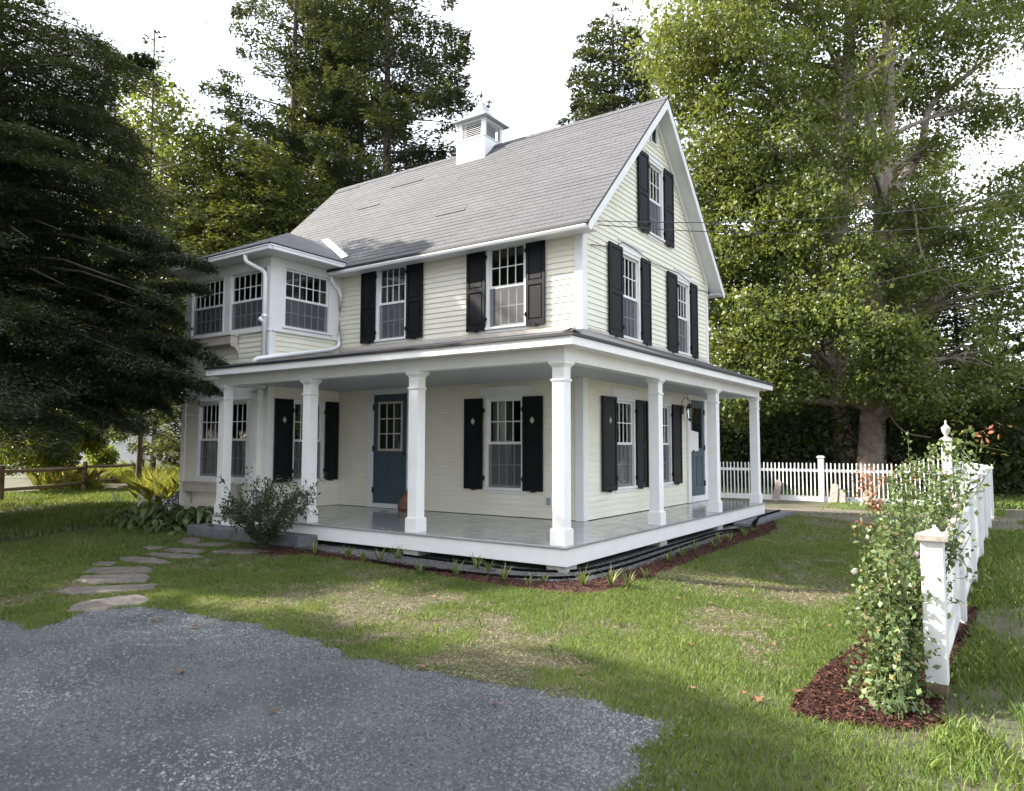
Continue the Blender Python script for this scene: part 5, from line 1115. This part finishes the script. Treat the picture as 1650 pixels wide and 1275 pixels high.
# --- bright deciduous tree behind the foreground hemlock
p = P(255, 500, 27); p[2] = 0
blobtree('broadleaf_tree', p, [p, p+[0, 0, 5], P(262, 200, 27)], .10, .05, [(P(x, y, d), (r_, r_, r_*.85)) for x, y, d, r_ in ((250, 200, 27, 1.9), (300, 270, 27, 2.2), (215, 280, 28, 2.2), (330, 340, 26, 1.7), (250, 380, 27, 2.6), (150, 350, 29, 3.0), (300, 460, 27, 2.2), (190, 480, 28, 2.6), (235, 150, 27, 1.1), (340, 420, 27, 1.3), (100, 480, 30, 3))], g, 'bright', .14, 5.0, 'bright yellow green tree catching the sun behind the dark hemlock', 'trees behind the hemlock', thr=.30)
conifer('larch_tree', P(240, 300, 22)*[1, 1, 0], 14.4, 2.5, 2.6, 90, g, 'hemlock', .17, .06, 40, 'slender dark conifer with a bare spire against the sky', 'trees behind the hemlock', droop=.15, shape=.75, gap=.36, gapscale=1.1, rise=.2, tr=.07)
# --- foreground dark hemlock at left
HBx = P(-28, 500, 14.6); HBx[2] = 0
def hskip(p):      # keeps boughs off the wing walls
    return within(p, [(-400, 170), (60, 235), (110, 225), (150, 190), (175, 165), (215, 225), (400, 290), (620, 292), (700, 215)])
conifer('hemlock_tree', HBx, 11.0, 2.4, 5.2, 270, g, 'hemlock', .085, .022, 330, 'large dark drooping hemlock in the left foreground, boughs reaching the wing windows', 'hemlocks at the left', droop=.42, shape=.22, gap=.34, gapscale=1.1, lateral=.40, tr=.24, skip=hskip)
h2 = P(-160, 500, 15.5); h2[2] = 0
conifer('hemlock_tree', h2, 11.6, 2.4, 4.2, 230, g, 'hemlock', .13, .042, 110, 'darkest hemlock at the very left edge of the picture', 'hemlocks at the left', droop=.42, shape=.5, gap=.25, gapscale=1.0, tr=.26, skip=hskip)
# boughs of the foreground hemlock that cross the wing
def bough(tipx, tipy, tipd, rootx, rooty, rootd, lat, n, g):
    a = P(rootx, rooty, rootd); b = P(tipx, tipy, tipd); ln = np.linalg.norm(b-a); d = (b-a)/ln; sd = np.cross(d, [0, 0, 1.0]); sd /= np.linalg.norm(sd)
    s = g.random(n)**.8; v = g.uniform(-1, 1, n); tw = np.round(s*ln/.16)*.16/ln; lt = lat*(1-s*.75)*(.6+.8*vn(np.c_[s*ln*3, v*2, np.full(n, tipx)], 1, 3))
    s2 = s*.5+tw*.5+np.abs(v)*lt*.5/ln
    pos = a+np.outer(s2*ln, d)+np.outer(v*lt, sd)+np.c_[np.zeros((n, 2)), .10*ln*np.sin(s2*3.0)-.35*np.abs(v)*lt+g.normal(size=n)*.05]
    T = np.outer(np.full(n, .5), d)+np.outer(np.sign(v)*.7, sd)+g.normal(size=(n, 3))*.35+[0, 0, -.2]
    stem = [a+(b-a)*q+[0, 0, .10*ln*math.sin(q*3.0)] for q in np.linspace(0, 1, 6)]
    return pos, T, stem
Cs, Ts = [], []; stemparts = []
for bb in ((352, 588, 13.0, 150, 560, 14.5, .62, 2600), (345, 632, 12.9, 170, 640, 14.3, .50, 2200), (340, 435, 13.3, 150, 450, 15, .55, 2200), (330, 470, 13.4, 140, 520, 15, .5, 1600), (318, 560, 13.2, 150, 600, 14.6, .6, 2200), (250, 655, 13.6, 120, 600, 15, .9, 2600), (180, 680, 14.2, 90, 620, 15.3, .9, 2600), (240, 95, 15.2, 120, 150, 15.5, .7, 1500), (275, 400, 14, 140, 380, 15.3, .9, 2600), (270, 500, 14, 130, 480, 15.3, .9, 2600), (255, 590, 14, 130, 560, 15, .9, 2600)):
    a_, b_, st = bough(*bb[:-1], int(bb[-1]*4.5), g); Cs.append(a_); Ts.append(b_); mb = MB(); mb.tube(st, [.03, .022, .016, .012, .008, .004], 5, cap=False); stemparts.append(mb)
C = np.concatenate(Cs); T = np.concatenate(Ts); V, F = leafquads(C, T, unit(g.normal(size=C.shape)*.5+[0, 0, 1]), g.uniform(.06, .10, len(C)), g.uniform(.014, .024, len(C)), .1)
hem = [o for o in bpy.data.objects if o.name.startswith('hemlock_tree') and 'left foreground' in o['label']][0]
npobj('low_boughs', V, F, M['hemlock'], hem, g.random(len(C))*.9); [q.build('bough_stem', M['barkdark'], hem) for q in stemparts]
# --- trees standing out of the frame: they shade the lawn and show in the glass
def twin(src, loc, rz, lab):
    c = copy_tree(src); base = src.location; c.location = (loc[0], loc[1], 0); c.rotation_euler = (0, 0, rz); c['label'] = lab; return c
mapl = [o for o in bpy.data.objects if o.name.startswith('maple_tree')][0]
hem2 = [o for o in bpy.data.objects if o.name.startswith('hemlock_tree') and 'darkest' in o['label']][0]
brd = [o for o in bpy.data.objects if o.name.startswith('broadleaf_tree')][0]
for src, loc, rz, lab in (
    (hem2, (-11.5, -10.4), 1.0, 'hemlock beside the driveway, out of the picture at left'), (hem2, (-9.2, -13.2), 2.2, 'hemlock beyond the driveway at left'),
    (hem2, (-19.5, -12.0), 3.0, 'hemlock further back at left'), (hem2, (-14, -14), .3, 'hemlock at the far side of the drive'),
    (mapl, (-4.5, 37), 2.8, 'maple standing behind the two trunked pair'), (mapl, (9, 38), .9, 'maple further back at the right edge'), (mapl, (16, 33), 4.2, 'maple beyond the outbuilding'),
    (mapl, (-4, -26), 2.5, 'maple across the road behind the photographer'), (brd, (9, -24), 2.0, 'broadleaf tree behind the photographer'),
    (brd, (20, -12), 1.0, 'broadleaf tree across the side garden'), (mapl, (24, 2), 3.4, 'maple across the side garden'), (brd, (36, 20), .4, 'broadleaf tree beyond the side garden'), (hem2, (-8.4, -11.8), 4.0, 'hemlock nearest the photographer at left')):
    twin(src, loc, rz, lab)
# --- far wood and undergrowth
def leafmass(name, pts, leaf, mat, label, g, up=.6):
    V, F = scatter_leaves(pts, leaf, up, .7, g); o = npobj(name, V, F, M[mat], None, (vn(pts, .4, 3)*.5+g.random(len(pts))*.5)); o['kind'] = 'stuff'; o['label'] = label; return o
def band(p0, p1, h, depth, n, g, base=0.0, top=0.35):
    t_ = g.random(n); u = g.random(n)-.5; p0 = np.array(p0, float); p1 = np.array(p1, float); d = p1-p0; nn = np.array([-d[1], d[0]])/np.linalg.norm(d)
    xy = p0+np.outer(t_, d)+np.outer(u*depth, nn); q = np.c_[xy, np.zeros(n)]
    hh = h*(1-top+top*2*vn(q, .30, 6)); z = base+hh*g.random(n)**.8; q[:, 2] = z
    return q[vn(q, .8, 12) > .22]
leafmass('understory', band((-9, 21.5), (12, 22.5), 3.2, 2.5, 60000, g), .15, 'dim', 'shaded thicket behind the picket fence', g)
leafmass('far_woodland', np.concatenate([band((-12, 33), (16, 33), 5, 3, 60000, g), band((-60, 6), (-24, 42), 5, 4, 120000, g), band((-62, -14), (-60, 8), 7, 4, 40000, g)]), .28, 'dim', 'far wood closing off the view', g)
leafmass('lit_thicket', np.concatenate([P(x, y, d)+unit(g.normal(size=(n, 3)))*(g.random((n, 1))**.4)*[r_, r_, r_*.8] for x, y, d, r_, n in ((100, 690, 26, 1.1, 3000), (60, 700, 25, 1.2, 3000), (140, 705, 27, .8, 2200), (95, 735, 25, .7, 1600), (165, 735, 28, .6, 1200), (20, 720, 24, 1.2, 3000), (190, 700, 30, .5, 500), (120, 665, 27, .7, 1500), (75, 760, 26, .6, 1200), (205, 765, 30, .3, 500))]), .12, 'bright', 'sunlit leafy thicket at the left behind the rail fence', g)
# weeds between the rail fence and the house
def blades(pts, h, w, lean, g):
    n = len(pts); th = g.uniform(0, 6.283, n); ax = np.c_[np.cos(th), np.sin(th), np.zeros(n)]*w[:, None]*.5; ln = g.normal(size=(n, 3))*lean*h[:, None]; ln[:, 2] = 0
    z = np.array([0, 0, 1.0]); m_ = pts+ln*.35+np.outer(h*.6, z); t_ = pts+ln+np.outer(h*.93, z)
    V = np.stack([pts-ax, pts+ax, m_+ax*.8, t_, m_-ax*.8], 1).reshape(-1, 3); return V, np.array([0, 1, 2, 3, 4])[None]+5*np.arange(n)[:, None]
def strip(x0, x1, d0, d1, n):
    x = g.uniform(x0, x1, n); d = g.uniform(d0, d1, n); return np.array([P(a, 790, b)[:2] for a, b in zip(x, d)])
wp = np.concatenate([strip(228, 300, 20, 31, 7000), strip(60, 235, 29.5, 33, 8000), strip(60, 160, 24.5, 29, 2500)])
V, F = blades(np.c_[wp, np.zeros(len(wp))], g.uniform(.2, .7, len(wp))*(1+.9*vn(np.c_[wp, np.zeros(len(wp))], .7, 2)), g.uniform(.015, .035, len(wp)), .5, g)
o = npobj('tall_weeds', V, F, M['weed'], None, g.random(len(wp))); o['kind'] = 'stuff'; o['label'] = 'yellowing tall weeds along the rail fence and beside the house'

# ------------------------------------------------------------------ garden plants
def plant(name, loc, label, cat='plant', group=None): return empty(name, loc, label, cat, group)
def stems_and_leaves(root, stems, leafn, leaf, mat, g, up=.6, aspect=.6, along=(.25, 1.0), spread=.04, barkm='barkdark', r=.006, nm_='foliage', fold=.2):
    mb = MB(); Pn, Tn = [], []
    for st in stems:
        q = np.array(curve(st, 5)); mb.tube(list(q), [r*(1-.7*i/(len(q)-1)) for i in range(len(q))], 5, cap=False)
        k = int(leafn*np.linalg.norm(q[-1]-q[0])); s = g.uniform(along[0], along[1], k)*(len(q)-1); i = np.clip(s.astype(int), 0, len(q)-2); f = (s-i)[:, None]
        Pn.append(q[i]*(1-f)+q[i+1]*f+g.normal(size=(k, 3))*spread); t_ = unit(q[i+1]-q[i])*.6+g.normal(size=(k, 3))*.6; Tn.append(t_)
    C = np.concatenate(Pn); T = np.concatenate(Tn); n = len(C); Ls = leaf*g.uniform(.6, 1.25, n)
    V, F = leafquads(C+unit(T)*Ls[:, None]*.4, T, unit(g.normal(size=(n, 3))*.55+[0, 0, up]), Ls, Ls*aspect, fold)
    mb.build('stems', M[barkm], root); return npobj(nm_, V, F, M[mat], root, g.random(n))
# dark shrub in front of the porch
sb = np.array([-4.95, -0.62, 0.08]); root = plant('shrub', tuple(sb), 'dark green twiggy shrub in front of the porch by the stepping stones', 'shrub')
stems = []
for i in range(34):
    az = i*2.4; rr = g.uniform(.22, .84); h = g.uniform(.55, 1.02)*(1.12-.36*rr); e = sb+[rr*math.cos(az)*1.0, rr*math.sin(az)*.75, h]
    stems.append([sb+g.normal(size=3)*[.03, .03, 0], sb+[rr*.35*math.cos(az), rr*.3*math.sin(az), h*.5], e])
    for j in range(4):
        s = sb+(e-sb)*g.uniform(.5, .9)+[0, 0, .05]; stems.append([s, s+(e-sb)*.12+g.normal(size=3)*.05, s+(e-sb)*.15+g.normal(size=3)*.14+[0, 0, .04]])
stems_and_leaves(root, stems, 66, .068, 'shrub', g, spread=.030, aspect=.42)
# hosta clump
root = plant('hosta_clump', (-8.6, .25, 0), 'broad leaved hosta clump with pale lilac flowers beside the wing', 'plant')
Vh, Fh, Rh = [], [], []; nv = 0
for k in range(430):
    cx_, cy_ = g.uniform(-9.9, -7.5), g.uniform(-.45, .62)
    if cx_ > -7.7 and cy_ < -.1: continue
    az = g.uniform(0, 6.283); ln = g.uniform(.16, .34); w = ln*g.uniform(.26, .40); h = .05+(.16+.34*g.random())*(1.0 if cy_ > -.2 else .6); d = np.array([math.cos(az), math.sin(az), 0]); s_ = np.array([-d[1], d[0], 0])
    for i in range(6):
        t_ = i/5; wd = w*math.sin(math.pi*(t_*.92+.04))**.75; c_ = np.array([cx_, cy_, h])+d*ln*t_+[0, 0, .10*ln*math.sin(t_*3)-ln*.65*t_*t_]
        Vh += [c_-s_*wd*.5+[0, 0, wd*.16], c_, c_+s_*wd*.5+[0, 0, wd*.16]]
    for i in range(5):
        b = nv+i*3; Fh += [(b, b+1, b+4, b+3), (b+1, b+2, b+5, b+4)]
    nv += 18; Rh += [g.random()]*10
o = npobj('foliage', np.array(Vh), np.array(Fh), M['hosta'], root, Rh)
mb = MB(); fl = []
for k in range(9):
    b = np.array([g.uniform(-9.7, -8.1), g.uniform(-.5, .1), .1]); e = b+[g.normal()*.12, g.normal()*.1-.08, g.uniform(.55, .75)]; mb = MB(); mb.tube([b, (b+e)/2+[0, 0, .05], e], .005, 4); mb.build('flower_stem', M['lily'], root); fl += [b+(e-b)*q+g.normal(size=3)*.02 for q in np.linspace(.72, 1, 12)]

for k in range(9):
    V, F = scatter_leaves(np.array(fl[12*k:12*k+12]), .06, .2, .5, g); npobj('flower_spike', V, F, M['lavender'], root, g.random(12))

# young lilies / iris clumps along the beds
lp = [(507, 892), (560, 900), (585, 905), (612, 903), (640, 901), (677, 925), (735, 928), (768, 918), (787, 921), (812, 936), (852, 943), (877, 938), (940, 944), (985, 944), (1012, 948), (1040, 932), (1078, 905), (1100, 897), (1118, 888), (1150, 882), (1175, 872), (1200, 864), (1215, 858), (1160, 874)]
lsz = [.20, .22, .18, .2, .22, .18, .24, .22, .18, .22, .14, .12, .26, .26, .22, .16, .2, .2, .2, .22, .2, .2, .16, .2]
where = ['left end of the bed beside the dark shrub', 'second clump right of the shrub', 'third clump right of the shrub', 'taller clump between the shrub and the second column', 'clump just left of the second column', 'clump below the second column', 'clump right of the second column at the gravel edge', 'thin upright clump in the pale gravel, left one of two', 'thin upright clump in the pale gravel, right one of two', 'pale spreading clump midway along the front bed', 'small yellowish clump left of the porch corner', 'tiny clump nearest the corner pier', 'largest arching clump right below the porch corner', 'arching clump just right of the largest one', 'single upright tuft at the point of the mulch bed', 'small clump where the bed turns along the side', 'clump in the side bed, nearest the bed corner', 'second clump of the side bed', 'third clump of the side bed', 'clump of the side bed in front of the middle column', 'clump at the start of the granite slab', 'clump halfway along the granite slab', 'furthest clump of the side bed', 'clump hugging the hoses where they climb']
for k, ((x, y), s) in enumerate(zip(lp, lsz)):
    c = GB(x, y, .01); root = tag(bpy.data.objects.new('lily_clump', None), 'young grassy lily, '+where[k], 'plant', 'young lilies planted along the porch'); COL.objects.link(root); root.location = tuple(c)
    s *= .82; n = 20 if s > .13 else 10; Vl, Fl = [], []; nv = 0
    for i in range(n):
        az = g.uniform(0, 6.283); L_ = s*g.uniform(.7, 1.3); out = L_*g.uniform(.25, .85); d = np.array([math.cos(az), math.sin(az), 0]); sd = np.array([-d[1], d[0], 0])*(.008+.003*g.random())
        for j in range(5):
            t_ = j/4; p = c+g.normal(size=3)*[.002, .002, 0]+d*(out*t_**1.5+.02)+[0, 0, L_*(t_*1.15-.62*t_*t_*out/L_)]; w_ = (1-t_)**.6+.05; Vl += [p-sd*w_, p+sd*w_]
        for j in range(4): Fl.append((nv+2*j, nv+2*j+1, nv+2*j+3, nv+2*j+2))
        nv += 10
    npobj('blades', np.array(Vl), np.array(Fl), M['lily'], root, np.repeat(g.random(n), 4))
# climbing roses along the near fence
def rosebush(base, canes, label, shoots, blooms, leafn, g):
    root = plant('rose_bush', tuple(base), label, 'rose', 'roses along the near fence'); base = np.array(base)
    stems_and_leaves(root, canes, leafn, .050, 'rose', g, up=.55, aspect=.64, along=(.05, 1), spread=.032, r=.0045, barkm='lily')
    if shoots:
        V, F = scatter_leaves(np.concatenate([np.array(s)+g.normal(size=(n, 3))*r_ for s, n, r_ in shoots]), .034, .5, .45, g)
        npobj('young_foliage', V, F, M['roseshoot'], root, g.random(len(F)))
    for b in blooms:
        pts = []; Tn = []; Nn = []
        for j in range(46):
            v = g.normal(size=3); v /= np.linalg.norm(v); pts.append(np.array(b)+v*.022*g.random()**.3); Nn.append(v); Tn.append(np.cross(v, g.normal(size=3)))
        n = len(pts); V, F = leafquads(np.array(pts), np.array(Tn), np.array(Nn), np.full(n, .036), np.full(n, .034), -.25)
        npobj('bloom', V, F, M['petal'], root, g.random(n))
    return root
def cane(b, e, bow): b = np.array(b); e = np.array(e); return [b, (b+e)/2+bow, e]
R1b = G(1440, 1158)
def canes_to(base, targets, nside, sp, g):
    out = []
    for (x, y, d) in targets:
        e = P(x, y, d); c = cane(base+g.normal(size=3)*[.05, .05, 0], e, g.normal(size=3)*.06+[0, 0, .10]); out.append(c)
        for _ in range(nside):
            s = g.uniform(.25, 1); p = np.array(c[0])*(1-s)**2+2*np.array(c[1])*s*(1-s)+np.array(c[2])*s*s
            out.append([p, p+g.normal(size=3)*sp*.6+[0, 0, .02], p+g.normal(size=3)*sp*1.3])
    return out
c1 = canes_to(R1b, [(1405, 900, 5.5), (1425, 830, 5.6), (1450, 800, 5.8), (1400, 960, 5.4), (1470, 900, 5.7), (1440, 980, 5.4), (1460, 1050, 5.3), (1420, 1030, 5.35), (1400, 1080, 5.2), (1475, 960, 5.6), (1490, 850, 5.9), (1445, 1100, 5.2), (1400, 1120, 5.1), (1462, 1120, 5.15), (1430, 880, 5.5), (1460, 760, 6.0), (1415, 940, 5.4), (1455, 940, 5.5)], 8, .095, g)
rosebush(R1b, c1, 'rose bush nearest the camera beside the weathered fence post, two pale blooms', [], [P(1377, 921, 5.5), P(1484, 905, 5.35), P(1476, 893, 5.4)], 120, g)
R2b = np.array([3.72, -0.55, 0]); c2 = canes_to(R2b, [(1400, 810, 7), (1430, 770, 7.2), (1460, 790, 7), (1480, 740, 7.2), (1500, 800, 6.8), (1440, 850, 7), (1410, 870, 7), (1520, 760, 7), (1540, 800, 6.8), (1500, 720, 7.3), (1390, 850, 7.1), (1470, 850, 6.8), (1530, 720, 7.2), (1420, 910, 6.9)], 9, .11, g)
rosebush(R2b, c2, 'rose bush with reddish new shoots standing before the back fence', [(P(1395, 772, 7), 120, .06), (P(1412, 815, 7), 160, .035), (P(1405, 790, 7), 120, .07), (P(1440, 770, 7.2), 30, .06), (P(1478, 765, 7.2), 35, .05), (P(1388, 845, 7), 25, .04), (P(1425, 850, 6.9), 40, .05)], [P(1500, 800, 6.7), P(1541, 838, 6.3)], 62, g)
R3b = np.array([3.84, -1.2, 0]); c3 = canes_to(R3b, [(1530, 710, 5.6), (1560, 690, 5.5), (1550, 730, 5.4), (1575, 720, 5.3), (1545, 770, 5.5), (1500, 770, 5.9), (1480, 830, 5.9)], 7, .10, g)
rosebush(R3b, c3, 'tallest rose arching over the near picket fence at the right edge', [(P(1600, 700, 5.2), 20, .05)], [P(1543, 815, 5.5), P(1535, 905, 5.5)], 46, g)
# small weeds in the lawn and fallen leaves
LEAF = [(0, -1.0), (.10, -.5), (.55, -.7), (.45, -.3), (1.0, -.15), (.7, .05), (.85, .5), (.4, .35), (.25, .8), (0, 1.0)]
fls = [(292, 1084, .055, 'rusty fallen leaf alone on the left of the gravel'), (248, 1000, .05, 'tan fallen leaf on the gravel near the first stepping stone'), (314, 1011, .05, 'orange fallen leaf at the gravel and grass edge'), (680, 1077, .05, 'brown fallen leaf where gravel meets lawn at the middle'), (697, 964, .06, 'rust coloured fallen leaf in the lit grass in front of the porch'), (1114, 1041, .055, 'orange fallen leaf in the middle of the lawn'), (1219, 1131, .085, 'largest curled tan fallen leaf at the lower right'), (1197, 1119, .05, 'pale scrap of leaf above the largest leaf'), (1115, 1112, .05, 'dark fallen leaf left of the largest one'), (1186, 963, .05, 'reddish fallen leaf in the sunny strip at the right'), (1091, 966, .05, 'tan fallen leaf in the sunny strip, centre'), (1143, 974, .05, 'two tone fallen leaf in the sunny strip'), (934, 1087, .055, 'brown leaf on the bare patch near the gravel'), (1283, 1118, .06, 'tan leaf at the tip of the rose bed'), (497, 988, .045, 'small leaf in the grass left of centre'), (1335, 1010, .05, 'leaf in the grass left of the roses'), (1210, 940, .05, 'pale leaf at the shadow edge'), (798, 1137, .04, 'leaf on the right part of the gravel'), (1245, 1040, .045, 'dark leaf on the bare soil at right'), (440, 1150, .04, 'small dry leaf on the gravel, bottom left')]
for k, (x, y, s, lab) in enumerate(fls):
    s *= .8
    c = G(x, y, .02); pts = [(a*.7, b) for a, b in LEAF]+[(-a*.7, b) for a, b in LEAF[-2:0:-1]]; rot = g.uniform(0, 6.28); cr, sr_ = math.cos(rot), math.sin(rot)
    vs = [(0, 0, .004)]+[(s*(a*cr-b*sr_), s*(a*sr_+b*cr), s*(.10+.55*abs(a)+.25*b*b*(k % 3))+.004) for a, b in pts]; n = len(pts)
    me = bpy.data.meshes.new('fallen_leaf'); me.from_pydata(vs, [], [(0, 1+i, 1+(i+1) % n) for i in range(n)]); at = me.attributes.new('rnd', 'FLOAT', 'FACE'); at.data.foreach_set('value', [float(g.random())]*n)
    o = link('fallen_leaf', me, M['fallen']); o.location = tuple(G(x, y, .022 if y < 1060 or x > 900 else .014)); tag(o, lab, 'leaf', 'fallen leaves on the ground')
tp = [(520, 985), (690, 1000), (655, 1045), (1212, 958), (1290, 1020), (1300, 1010), (1110, 1042), (1260, 1110), (700, 1020), (640, 990), (1125, 1100), (1380, 1000), (890, 1060), (780, 1010), (1000, 1010), (575, 1020), (450, 960), (610, 945)]
tc = np.concatenate([G(x, y, 0)+np.c_[g.normal(size=(14, 2))*.03, np.zeros(14)] for x, y in tp]); V, F = blades(tc, g.uniform(.06, .14, len(tc)), g.uniform(.005, .009, len(tc)), .45, g)
o = npobj('coarse_grass_tufts', V, F, M['grassblade'], None, g.random(len(tc))*.8); o['kind'] = 'stuff'; o['label'] = 'taller coarse grass tufts standing in the lawn'
bpy.context.view_layer.update()
